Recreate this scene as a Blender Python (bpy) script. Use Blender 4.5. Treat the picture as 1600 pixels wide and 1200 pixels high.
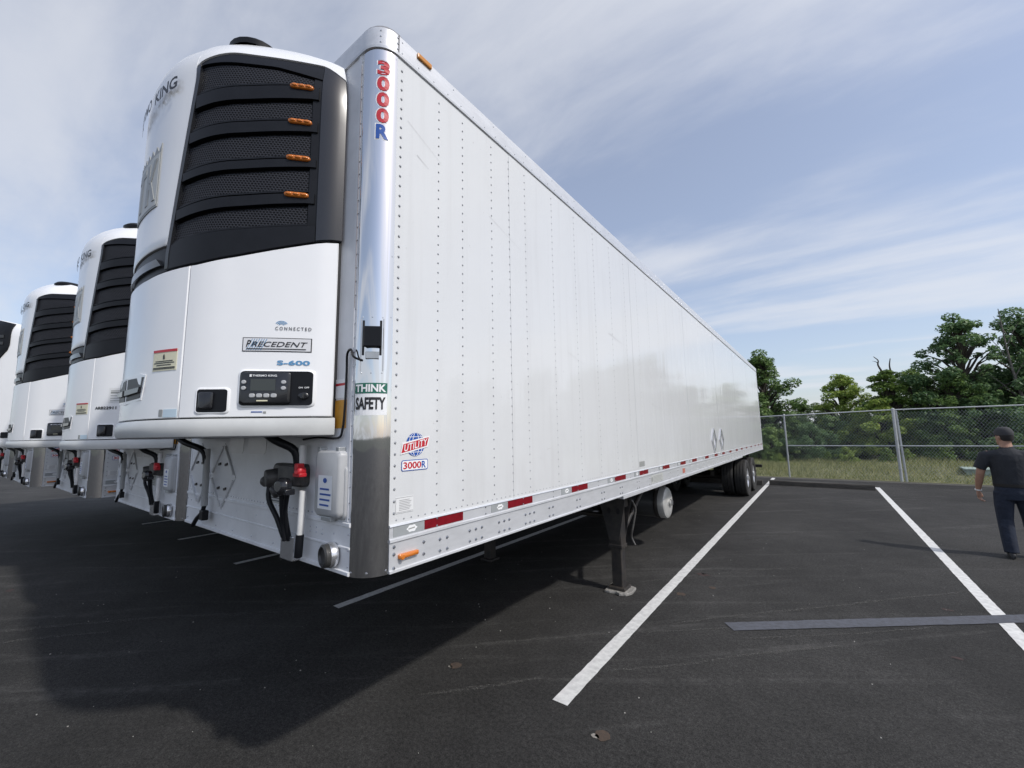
import bpy, math, random
import numpy as np
from mathutils import Vector, Matrix
random.seed(7); rng = np.random.default_rng(11)
for o in list(bpy.data.objects): bpy.data.objects.remove(o)
scene = bpy.context.scene
COL = scene.collection
PI = math.pi

# ------------------------------------------------------------------ camera
CAM = (1.735, -1.1741, 1.8404); YAW, PITCH, ROLL, FPX = -.6389, .1204, -.0181, 643.59
_f = Vector((math.sin(YAW)*math.cos(PITCH), math.cos(YAW)*math.cos(PITCH), math.sin(PITCH)))
_r0 = Vector((math.cos(YAW), -math.sin(YAW), 0)); _u0 = _r0.cross(_f)
_r = math.cos(ROLL)*_r0 + math.sin(ROLL)*_u0; _u = -math.sin(ROLL)*_r0 + math.cos(ROLL)*_u0
cd = bpy.data.cameras.new('camera'); cam = bpy.data.objects.new('camera', cd); COL.objects.link(cam)
m = Matrix((_r, _u, -_f)).transposed().to_4x4(); m.translation = Vector(CAM); cam.matrix_world = m
cd.sensor_fit = 'HORIZONTAL'; cd.sensor_width = 36; cd.lens = FPX/1600*36; cd.clip_start = .05; cd.clip_end = 3000
scene.camera = cam

# ------------------------------------------------------------------ sky, sun, exposure
SUN_TO = Vector((.95, -.01, 1.0)).normalized()
SUN_EL = math.asin(SUN_TO.z); SUN_ROT = math.atan2(SUN_TO.x, SUN_TO.y)
SKY_STRENGTH = .13
world = bpy.data.worlds.new('World'); scene.world = world; world.use_nodes = True
wn = world.node_tree; wn.nodes.clear()
def N(t, ty, **k):
    n = t.nodes.new(ty)
    for a, b in k.items(): setattr(n, a, b)
    return n
def link(t, a, b): t.links.new(a, b)
def mth(t, op, a, b=None, c=None, clamp=False):
    n = N(t, 'ShaderNodeMath', operation=op, use_clamp=clamp)
    for i, v in enumerate((a, b, c)):
        if v is None: continue
        if isinstance(v, (int, float)): n.inputs[i].default_value = v
        else: link(t, v, n.inputs[i])
    return n.outputs[0]
def build_world():
    t = wn
    out = N(t, 'ShaderNodeOutputWorld'); bg = N(t, 'ShaderNodeBackground'); link(t, bg.outputs[0], out.inputs[0])
    bg.inputs[1].default_value = SKY_STRENGTH
    sky = N(t, 'ShaderNodeTexSky', sky_type='NISHITA', sun_disc=False, sun_elevation=SUN_EL, sun_rotation=SUN_ROT)
    sky.air_density = 1.0; sky.dust_density = 1.6; sky.ozone_density = 1.6
    tc = N(t, 'ShaderNodeTexCoord'); sep = N(t, 'ShaderNodeSeparateXYZ'); link(t, tc.outputs['Generated'], sep.inputs[0])
    zc = mth(t, 'ADD', mth(t, 'MAXIMUM', sep.outputs[2], 0.0), .10)
    px = mth(t, 'DIVIDE', sep.outputs[0], zc); py = mth(t, 'DIVIDE', sep.outputs[1], zc)
    def layer(sx, sy, rot, scale, detail, rough, dist, off):
        comb = N(t, 'ShaderNodeCombineXYZ'); link(t, px, comb.inputs[0]); link(t, py, comb.inputs[1])
        mp = N(t, 'ShaderNodeMapping'); link(t, comb.outputs[0], mp.inputs[0])
        mp.inputs['Rotation'].default_value = (0, 0, rot); mp.inputs['Scale'].default_value = (sx, sy, 1); mp.inputs['Location'].default_value = off
        nz = N(t, 'ShaderNodeTexNoise'); link(t, mp.outputs[0], nz.inputs['Vector'])
        nz.inputs['Scale'].default_value = scale; nz.inputs['Detail'].default_value = detail; nz.inputs['Roughness'].default_value = rough; nz.inputs['Distortion'].default_value = dist
        return nz.outputs['Fac']
    n1 = layer(.26, 1.05, math.radians(14), 1.0, 6, .48, .35, (2.6, 11.3, 0))
    n2 = layer(.75, 1.5, math.radians(30), 2.6, 8, .6, .3, (7.3, 4.2, 0))
    n3 = layer(.5, .8, math.radians(5), .45, 3, .5, .2, (1.4, 9.1, 0))
    s = mth(t, 'ADD', mth(t, 'MULTIPLY', n1, .82), mth(t, 'ADD', mth(t, 'MULTIPLY', n2, .18), mth(t, 'MULTIPLY', n3, .5)))
    rm = N(t, 'ShaderNodeMapRange', interpolation_type='SMOOTHSTEP'); link(t, s, rm.inputs[0])
    rm.inputs[1].default_value = .66; rm.inputs[2].default_value = .86; rm.inputs[3].default_value = .24; rm.inputs[4].default_value = .76
    # thin cloud scatters forward: brighter towards the sun
    nv = N(t, 'ShaderNodeVectorMath', operation='DOT_PRODUCT'); link(t, tc.outputs['Generated'], nv.inputs[0]); nv.inputs[1].default_value = SUN_TO
    g = .45
    den = mth(t, 'POWER', mth(t, 'SUBTRACT', 1+g*g, mth(t, 'MULTIPLY', nv.outputs['Value'], 2*g)), 1.5)
    ph = mth(t, 'DIVIDE', 1-g*g, den)
    br = mth(t, 'ADD', mth(t, 'MULTIPLY', ph, CLOUD_FWD), CLOUD_BASE)
    cc = N(t, 'ShaderNodeVectorMath', operation='SCALE'); cc.inputs[0].default_value = (.945, .97, 1.035); link(t, br, cc.inputs['Scale'])
    mx = N(t, 'ShaderNodeMix', data_type='RGBA', blend_type='MIX'); link(t, rm.outputs[0], mx.inputs['Factor'])
    tn = N(t, 'ShaderNodeVectorMath', operation='MULTIPLY'); link(t, sky.outputs[0], tn.inputs[0]); tn.inputs[1].default_value = (.92, .90, .93); link(t, tn.outputs[0], mx.inputs['A']); link(t, cc.outputs[0], mx.inputs['B'])
    # pale haze towards the horizon
    hz = mth(t, 'POWER', mth(t, 'SUBTRACT', 1.0, mth(t, 'MAXIMUM', sep.outputs[2], 0.0)), 5.0)
    m2 = N(t, 'ShaderNodeMix', data_type='RGBA'); link(t, mth(t, 'MULTIPLY', hz, .28), m2.inputs['Factor']); link(t, mx.outputs['Result'], m2.inputs['A']); m2.inputs['B'].default_value = (3.4, 3.85, 4.5, 1)
    link(t, m2.outputs['Result'], bg.inputs[0])
CLOUD_FWD, CLOUD_BASE = .45, 4.3
build_world()
sl = bpy.data.lights.new('sun', 'SUN'); sun = bpy.data.objects.new('sun', sl); COL.objects.link(sun)
sl.energy = 2.0; sl.angle = math.radians(2.2); sl.color = (1, .965, .91)
sun.rotation_euler = (-SUN_TO).to_track_quat('-Z', 'Y').to_euler()
scene.view_settings.view_transform = 'Standard'; scene.view_settings.look = 'None'
scene.view_settings.gamma = 1; scene.view_settings.exposure = .48
scene.render.engine = 'CYCLES'

# ------------------------------------------------------------------ materials
MATS = {}
def mat(name, col, rough=.5, metal=0., var=0., vscale=3., bump=0., bscale=40., bstretch=(1, 1, 1), coat=0., col2=None, spec=None, vstretch=(1, 1, 1), transl=0., rvar=0.):
    if name in MATS: return MATS[name]
    M = bpy.data.materials.new(name); M.use_nodes = True; MATS[name] = M
    t = M.node_tree; b = t.nodes['Principled BSDF']
    b.inputs['Base Color'].default_value = (*col, 1); b.inputs['Roughness'].default_value = rough; b.inputs['Metallic'].default_value = metal
    if coat: b.inputs['Coat Weight'].default_value = coat; b.inputs['Coat Roughness'].default_value = .08
    if spec is not None: b.inputs['Specular IOR Level'].default_value = spec
    tc = N(t, 'ShaderNodeTexCoord')
    if var or rvar:
        mp = N(t, 'ShaderNodeMapping'); link(t, tc.outputs['Object'], mp.inputs[0]); mp.inputs['Scale'].default_value = vstretch
        nz = N(t, 'ShaderNodeTexNoise'); link(t, mp.outputs[0], nz.inputs['Vector']); nz.inputs['Scale'].default_value = vscale; nz.inputs['Detail'].default_value = 6; nz.inputs['Roughness'].default_value = .65
        if var:
            mx = N(t, 'ShaderNodeMix', data_type='RGBA')
            c2 = col2 if col2 else tuple(max(0, c*(1-var)) for c in col)
            rr = N(t, 'ShaderNodeMapRange'); link(t, nz.outputs['Fac'], rr.inputs[0]); rr.inputs[1].default_value = .35; rr.inputs[2].default_value = .68
            link(t, rr.outputs[0], mx.inputs['Factor']); mx.inputs['A'].default_value = (*col, 1); mx.inputs['B'].default_value = (*c2, 1)
            link(t, mx.outputs['Result'], b.inputs['Base Color'])
        if rvar:
            link(t, mth(t, 'ADD', mth(t, 'MULTIPLY', nz.outputs['Fac'], rvar), rough-rvar*.5), b.inputs['Roughness'])
    if bump:
        mp = N(t, 'ShaderNodeMapping'); link(t, tc.outputs['Object'], mp.inputs[0]); mp.inputs['Scale'].default_value = bstretch
        nz = N(t, 'ShaderNodeTexNoise'); link(t, mp.outputs[0], nz.inputs['Vector']); nz.inputs['Scale'].default_value = bscale; nz.inputs['Detail'].default_value = 4
        bp = N(t, 'ShaderNodeBump'); link(t, nz.outputs['Fac'], bp.inputs['Height']); bp.inputs['Strength'].default_value = 1.; bp.inputs['Distance'].default_value = bump
        link(t, bp.outputs[0], b.inputs['Normal'])
    return M
def side_mat():
    M = bpy.data.materials.new('white_prepainted_aluminium'); M.use_nodes = True; t = M.node_tree; b = t.nodes['Principled BSDF']; tc = N(t, 'ShaderNodeTexCoord')
    def nz(scale, st, det=5, rough=.6):
        mp = N(t, 'ShaderNodeMapping'); link(t, tc.outputs['Object'], mp.inputs[0]); mp.inputs['Scale'].default_value = st
        n = N(t, 'ShaderNodeTexNoise'); link(t, mp.outputs[0], n.inputs['Vector']); n.inputs['Scale'].default_value = scale; n.inputs['Detail'].default_value = det; n.inputs['Roughness'].default_value = rough; return n.outputs['Fac']
    def mr(x, a, b_, c, d):
        r = N(t, 'ShaderNodeMapRange'); link(t, x, r.inputs[0])
        for i, v in enumerate((a, b_, c, d)): r.inputs[i+1].default_value = v
        return r.outputs[0]
    drip = mr(nz(1., (1, 14, .55)), .52, .78, 0., .14); patch_ = mr(nz(1.3, (1, 1, 1), 3), .4, .7, 0., .06); speck = mr(nz(26., (1, 1, 1), 3), .70, .76, 0., .35)
    # road film thicker towards the bottom rail
    sep = N(t, 'ShaderNodeSeparateXYZ'); link(t, tc.outputs['Object'], sep.inputs[0])
    low = mth(t, 'MULTIPLY', mr(sep.outputs[2], 1.4, 2.1, .16, 0.), mr(nz(3., (1, 2, 1)), .35, .65, .3, 1.))
    f = mth(t, 'ADD', mth(t, 'ADD', drip, patch_), mth(t, 'ADD', speck, low), clamp=True)
    mx = N(t, 'ShaderNodeMix', data_type='RGBA'); link(t, f, mx.inputs['Factor']); mx.inputs['A'].default_value = (.675, .69, .70, 1); mx.inputs['B'].default_value = (.36, .35, .33, 1); link(t, mx.outputs['Result'], b.inputs['Base Color'])
    link(t, mth(t, 'ADD', mth(t, 'MULTIPLY', f, .5), .075), b.inputs['Roughness']); b.inputs['Specular IOR Level'].default_value = .62
    bp = N(t, 'ShaderNodeBump'); link(t, nz(1., (1, 7, .6), 2, .4), bp.inputs['Height']); bp.inputs['Distance'].default_value = .0022; bp.inputs['Strength'].default_value = 1.
    b2 = N(t, 'ShaderNodeBump'); link(t, nz(1., (1, 1.2, .8), 1, .4), b2.inputs['Height']); b2.inputs['Distance'].default_value = .007; b2.inputs['Strength'].default_value = 1.; link(t, bp.outputs[0], b2.inputs['Normal'])
    link(t, b2.outputs[0], b.inputs['Normal'])
    return M
WHITE = mat('white_gelcoat', (.86, .87, .88), .22, coat=.25, var=.05, vscale=1.2)
WSIDE = side_mat()
WFRONT = mat('white_front_panel', (.78, .79, .81), .32, var=.16, vscale=3.5, bump=.0012, bscale=6)
ALU = mat('aluminium_rail', (.68, .695, .72), .34, metal=.32, var=.12, vscale=6, vstretch=(4, 1, 4), bump=.0004, bscale=30)
ALUB = mat('bright_aluminium', (.66, .67, .69), .24, metal=.85, var=.1, vscale=8)
CHROME = mat('stainless_corner', (.72, .72, .72), .035, metal=1., bump=.0007, bscale=3., bstretch=(1.5, 1.5, .5), rvar=.03, vscale=5)
BLACKP = mat('black_plastic', (.010, .011, .014), .40, var=.25, vscale=9, spec=.22)
BLACKG = mat('dark_grey_plastic', (.013, .014, .017), .24, coat=.2)
GAPM = mat('dark_gap', (.012, .012, .014), .6)
RUBBER = mat('tyre_rubber', (.018, .018, .019), .72, var=.4, vscale=14, col2=(.032, .031, .029), bump=.001, bscale=60)
BLKST = mat('black_steel', (.016, .016, .018), .5, var=.5, vscale=7, col2=(.05, .042, .035))
STEEL = mat('galvanised_steel', (.50, .52, .53), .42, metal=.6, var=.2, vscale=12)
AMBER = mat('amber_lens', (.58, .17, .02), .2, coat=.4)
RED = mat('red_decal', (.50, .018, .03), .4); BLUE = mat('blue_decal', (.02, .085, .36), .4)
REDTAPE = mat('red_reflective', (.215, .004, .012), .30, var=.3, vscale=30); GREYTAPE = mat('grey_reflective', (.34, .36, .37), .35, var=.1, vscale=20)
WTAPE = mat('white_print', (.82, .83, .84), .4); BLK = mat('black_print', (.015, .015, .017), .45)
GREEN = mat('green_sign', (.012, .135, .09), .45); GREY = mat('grey_decal', (.30, .31, .30), .45); LGREY = mat('pale_grey_decal', (.48, .49, .47), .45)
PBLUE = mat('pale_blue_decal', (.10, .28, .50), .4); YELLOWL = mat('cream_label', (.72, .69, .50), .5); ORANGE = mat('orange_label', (.62, .30, .03), .5, var=.2, vscale=25)
REDP = mat('red_gladhand', (.55, .02, .03), .4, var=.3, vscale=25); SCREEN = mat('unlit_lcd', (.03, .035, .033), .12, coat=.4)
BTN = mat('grey_button', (.42, .43, .44), .5); WHITEP = mat('white_steel', (.75, .75, .74), .4, var=.25, vscale=8)
GREYBOX = mat('grey_box_plastic', (.44, .45, .46), .42, var=.1, vscale=8)

def mesh_mat():
    M = bpy.data.materials.new('perforated_black_mesh'); M.use_nodes = True; t = M.node_tree; b = t.nodes['Principled BSDF']
    uv = N(t, 'ShaderNodeUVMap'); mp = N(t, 'ShaderNodeMapping'); link(t, uv.outputs[0], mp.inputs[0]); mp.inputs['Scale'].default_value = (1/.0150, 1/.0130, 1)
    sep = N(t, 'ShaderNodeSeparateXYZ'); link(t, mp.outputs[0], sep.inputs[0])
    row = mth(t, 'FLOOR', sep.outputs[1]); sh = mth(t, 'MULTIPLY', mth(t, 'MODULO', row, 2.), .5)
    fx = mth(t, 'SUBTRACT', mth(t, 'FRACT', mth(t, 'ADD', sep.outputs[0], sh)), .5); fy = mth(t, 'SUBTRACT', mth(t, 'FRACT', sep.outputs[1]), .5)
    d = mth(t, 'SQRT', mth(t, 'ADD', mth(t, 'POWER', fx, 2.), mth(t, 'POWER', fy, 2.)))
    rm = N(t, 'ShaderNodeMapRange'); link(t, d, rm.inputs[0]); rm.inputs[1].default_value = .30; rm.inputs[2].default_value = .40
    mx = N(t, 'ShaderNodeMix', data_type='RGBA'); link(t, rm.outputs[0], mx.inputs['Factor']); mx.inputs['A'].default_value = (.001, .001, .0015, 1); mx.inputs['B'].default_value = (.030, .032, .040, 1)
    link(t, mx.outputs['Result'], b.inputs['Base Color']); b.inputs['Roughness'].default_value = .5; b.inputs['Specular IOR Level'].default_value = .2
    bp = N(t, 'ShaderNodeBump'); link(t, rm.outputs[0], bp.inputs['Height']); bp.inputs['Distance'].default_value = .004; link(t, bp.outputs[0], b.inputs['Normal'])
    return M
MESHM = mesh_mat()

# ------------------------------------------------------------------ mesh helpers
class MB:
    def __init__(s): s.v = []; s.f = []; s.uv = {}
    def add(s, vs, fs):
        k = len(s.v); s.v += [tuple(p) for p in vs]; s.f += [tuple(i+k for i in f) for f in fs]; return s
    def box(s, x0, x1, y0, y1, z0, z1, M=None):
        vs = [Vector((x, y, z)) for z in (z0, z1) for y in (y0, y1) for x in (x0, x1)]
        if M: vs = [M @ p for p in vs]
        return s.add(vs, [(0, 2, 3, 1), (4, 5, 7, 6), (0, 1, 5, 4), (2, 6, 7, 3), (0, 4, 6, 2), (1, 3, 7, 5)])
    def tube(s, pts, r, n=8, cap=True):
        P = [Vector(p) for p in pts]; rr = r if isinstance(r, (list, tuple)) else [r]*len(P)
        vs = []; ref = None
        for i, p in enumerate(P):
            d = ((P[i]-P[i-1]).normalized() if i > 0 else Vector()) + ((P[i+1]-P[i]).normalized() if i < len(P)-1 else Vector())
            d.normalize()
            if ref is None: ref = d.orthogonal().normalized()
            a = (ref-d*ref.dot(d)).normalized(); b = d.cross(a); ref = a
            vs += [p+(a*math.cos(2*PI*k/n)+b*math.sin(2*PI*k/n))*rr[i] for k in range(n)]
        fs = [(i*n+k, i*n+(k+1) % n, (i+1)*n+(k+1) % n, (i+1)*n+k) for i in range(len(P)-1) for k in range(n)]
        if cap: fs += [tuple(range(n-1, -1, -1)), tuple((len(P)-1)*n+k for k in range(n))]
        return s.add(vs, fs)
    def lathe(s, prof, axis_o, axis_d, n=24):
        """prof: (radius, along)"""
        d = Vector(axis_d).normalized(); a = d.orthogonal().normalized(); b = d.cross(a); o = Vector(axis_o)
        vs = [o+d*h+(a*math.cos(2*PI*k/n)+b*math.sin(2*PI*k/n))*max(r, 1e-4) for r, h in prof for k in range(n)]
        fs = [(i*n+k, i*n+(k+1) % n, (i+1)*n+(k+1) % n, (i+1)*n+k) for i in range(len(prof)-1) for k in range(n)]
        return s.add(vs, fs)
    def slab(s, mp, outline, o0, o1, bev=0., walls=True):
        n = len(outline)
        if bev:
            ca = sum(p[0] for p in outline)/n; cb = sum(p[1] for p in outline)/n
            wa = max(abs(p[0]-ca) for p in outline); wb = max(abs(p[1]-cb) for p in outline)
            inn = [(ca+(a-ca)*(1-bev/wa), cb+(b-cb)*(1-bev/wb)) for a, b in outline]
            vs = [mp(a, b, o1) for a, b in inn]+[mp(a, b, o1-bev) for a, b in outline]+[mp(a, b, o0) for a, b in outline]
            fs = [tuple(range(n))]+[(n+i, n+(i+1) % n, (i+1) % n, i) for i in range(n)]+[(2*n+i, 2*n+(i+1) % n, n+(i+1) % n, n+i) for i in range(n)]
        else:
            vs = [mp(a, b, o1) for a, b in outline]+([mp(a, b, o0) for a, b in outline] if walls else [])
            fs = [tuple(range(n))]+([(n+i, n+(i+1) % n, (i+1) % n, i) for i in range(n)] if walls else [])
        return s.add(vs, fs)
    def grid(s, mp, A, B, na, nb, o0, o1, edge=.0, uv=False):
        """A(t)->(a0,a1); B(a)->(b0,b1); solid sheet with rounded rim"""
        k0 = len(s.v)
        ss = [i/na for i in range(na+1)]; ts = [j/nb for j in range(nb+1)]
        if edge: ss = [0, .004]+ss[1:-1]+[.996, 1]; ts = [0, .004]+ts[1:-1]+[.996, 1]
        na, nb = len(ss)-1, len(ts)-1
        vs = []
        for j, t in enumerate(ts):
            for i, q in enumerate(ss):
                a0, a1 = A(t); a = a0+(a1-a0)*q; b0, b1 = B(a); b = b0+(b1-b0)*t
                o = o1-(edge if edge and (i in (0, na) or j in (0, nb)) else 0)
                vs.append(mp(a, b, o))
                if uv: s.uv[k0+len(vs)-1] = (a*1.25, b)
        W = na+1
        fs = [(j*W+i, j*W+i+1, (j+1)*W+i+1, (j+1)*W+i) for j in range(nb) for i in range(na)]
        ring = [(i, 0) for i in range(na)]+[(na, j) for j in range(nb)]+[(i, nb) for i in range(na, 0, -1)]+[(0, j) for j in range(nb, 0, -1)]
        base = len(vs)
        for i, j in ring:
            a0, a1 = A(ts[j]); a = a0+(a1-a0)*ss[i]; b0, b1 = B(a); vs.append(mp(a, b0+(b1-b0)*ts[j], o0))
        n = len(ring)
        for q in range(n):
            i, j = ring[q]; i2, j2 = ring[(q+1) % n]
            fs.append((base+q, base+(q+1) % n, j2*W+i2, j*W+i))
        return s.add(vs, fs)
    def build(s, name, material, parent=None, smooth=None, bevel=0., loc=None):
        me = bpy.data.meshes.new(name); me.from_pydata(s.v, [], s.f); me.update()
        if s.uv:
            L = me.uv_layers.new(name='UVMap')
            for lp in me.loops: L.data[lp.index].uv = s.uv.get(lp.vertex_index, (0, 0))
        if smooth is not None:
            me.polygons.foreach_set('use_smooth', [True]*len(me.polygons)); me.set_sharp_from_angle(angle=math.radians(smooth))
        if material: me.materials.append(material)
        o = bpy.data.objects.new(name, me); COL.objects.link(o)
        if parent: o.parent = parent
        if loc: o.location = loc
        if bevel:
            md = o.modifiers.new('bevel', 'BEVEL'); md.width = bevel; md.segments = 2; md.limit_method = 'ANGLE'
        return o
def tag(o, label=None, cat=None, group=None, kind=None):
    if label: o['label'] = label
    if cat: o['category'] = cat
    if group: o['group'] = group
    if kind: o['kind'] = kind
    return o
def empty(name, loc=(0, 0, 0), rot=(0, 0, 0)):
    o = bpy.data.objects.new(name, None); COL.objects.link(o); o.location = loc; o.rotation_euler = rot; return o
def copy_tree(o, parent=None, skip=()):
    c = o.copy(); COL.objects.link(c); c.parent = parent
    for ch in [x for x in bpy.data.objects if x.parent is o]:
        if any(ch.name.split('.')[0] == k for k in skip): continue
        copy_tree(ch, c, skip)
    return c
def rrect(a0, a1, b0, b1, r, n=4):
    pts = []
    for cx, cy, t0 in ((a1-r, b0+r, -PI/2), (a1-r, b1-r, 0), (a0+r, b1-r, PI/2), (a0+r, b0+r, PI)):
        pts += [(cx+r*math.cos(t0+PI/2*k/n), cy+r*math.sin(t0+PI/2*k/n)) for k in range(n+1)]
    return pts
def decal(a0, a1, b0, b1, o, mp=None, n=12): return MB().grid(mp or UNIT, lambda t: (a0, a1), lambda a: (b0, b1), n, 2, 0, o)
def rect(a0, a1, b0, b1): return [(a0, b0), (a1, b0), (a1, b1), (a0, b1)]
def circ(a, b, r, n=20, rb=None): return [(a+r*math.cos(2*PI*k/n), b+(rb or r)*math.sin(2*PI*k/n)) for k in range(n)]
_tc = {}
def text_geo(txt, bold=0., shear=0., spacing=1.):
    key = (txt, bold, shear, spacing)
    if key not in _tc:
        cu = bpy.data.curves.new('t', 'FONT'); cu.body = txt; cu.offset = bold; cu.shear = shear; cu.space_character = spacing; cu.resolution_u = 3
        ob = bpy.data.objects.new('t', cu); me = bpy.data.meshes.new_from_object(ob)
        vs = np.array([v.co[:2] for v in me.vertices]); fs = [tuple(p.vertices) for p in me.polygons]
        bpy.data.objects.remove(ob); bpy.data.meshes.remove(me); _tc[key] = (vs, fs)
    return _tc[key]
def text(mb, mp, txt, a0, a1, b0, b1, o, bold=.0, shear=0., spacing=1., rot=0.):
    """fit the text into the rectangle a0..a1 x b0..b1"""
    vs, fs = text_geo(txt, bold, shear, spacing)
    lo, hi = vs.min(0), vs.max(0); q = (vs-lo)/(hi-lo)
    if rot == 90: q = np.stack([1-q[:, 1], q[:, 0]], 1)
    mb.add([mp(a0+(a1-a0)*p[0], b0+(b1-b0)*p[1], o) for p in q], fs); return mb

# ------------------------------------------------------------------ trailer surfaces (a to the right, b up, o outwards)
TW, TL, TH, CR = 2.59, 16.15, 4.10, .125
ZB, ZR, ZS = 1.18, 1.405, 3.98
def FRONT(a, b, o): return (a, -o, b)
def SIDE(a, b, o): return (o, a, b)
def CORNER(a, b, o):      # a: metres of arc, 0 at the front tangent, .196 at the side tangent
    th = a/CR
    return (-CR+(CR+o)*math.sin(th), CR-(CR+o)*math.cos(th), b)
HP = [(0, .638), (.15, .632), (.3, .61), (.45, .565), (.56, .515), (.64, .46), (.70, .405), (.82, .29), (.93, .17), (1.0, .08), (1.03, 0)]
_us = [-HP[1][0]]+[p[0] for p in HP]+[1.045]; _ds = [HP[1][1]]+[p[1] for p in HP]+[-.09]
def DEPTH(u):
    u = min(abs(u), 1.03)
    for i in range(1, len(_us)-2):
        if u <= _us[i+1]+1e-9: break
    t = (u-_us[i])/(_us[i+1]-_us[i]); h = _us[i+1]-_us[i]
    m0 = (_ds[i+1]-_ds[i-1])/(_us[i+1]-_us[i-1])*h; m1 = (_ds[i+2]-_ds[i])/(_us[i+2]-_us[i])*h
    return (2*t**3-3*t*t+1)*_ds[i]+(t**3-2*t*t+t)*m0+(-2*t**3+3*t*t)*_ds[i+1]+(t**3-t*t)*m1
def ZTOP(u): return 4.22-.23*u*u
def _S(u, z):
    zt = ZTOP(u); t = min(1, max(0, (z-zt+.3)/.3)); k = math.sqrt(1-(t*.8)**2)
    return Vector((-1.295+u*(1-.05*t*t), -DEPTH(u)*k, min(z, zt)))
def UNIT(u, z, o):
    p = _S(u, z); z = min(z, ZTOP(u)-.002)
    e = .004
    du = _S(min(1.03, u+e), z)-_S(max(-1.03, u-e), z); dz = _S(u, z+e*.4)-_S(u, z-e)
    n = du.cross(dz).normalized()
    return tuple(p+n*o)

def hexdome(mb, mp, a, b, r, h=.5, n=6):
    """a small rivet head"""
    k = len(mb.v)
    vs = [mp(a+r*math.cos(2*PI*i/n), b+r*math.sin(2*PI*i/n), .0005) for i in range(n)]+[mp(a+.55*r*math.cos(2*PI*i/n), b+.55*r*math.sin(2*PI*i/n), r*h) for i in range(n)]
    mb.add(vs, [(i, (i+1) % n, n+(i+1) % n, n+i) for i in range(n)]+[tuple(range(n, 2*n))])

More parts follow.
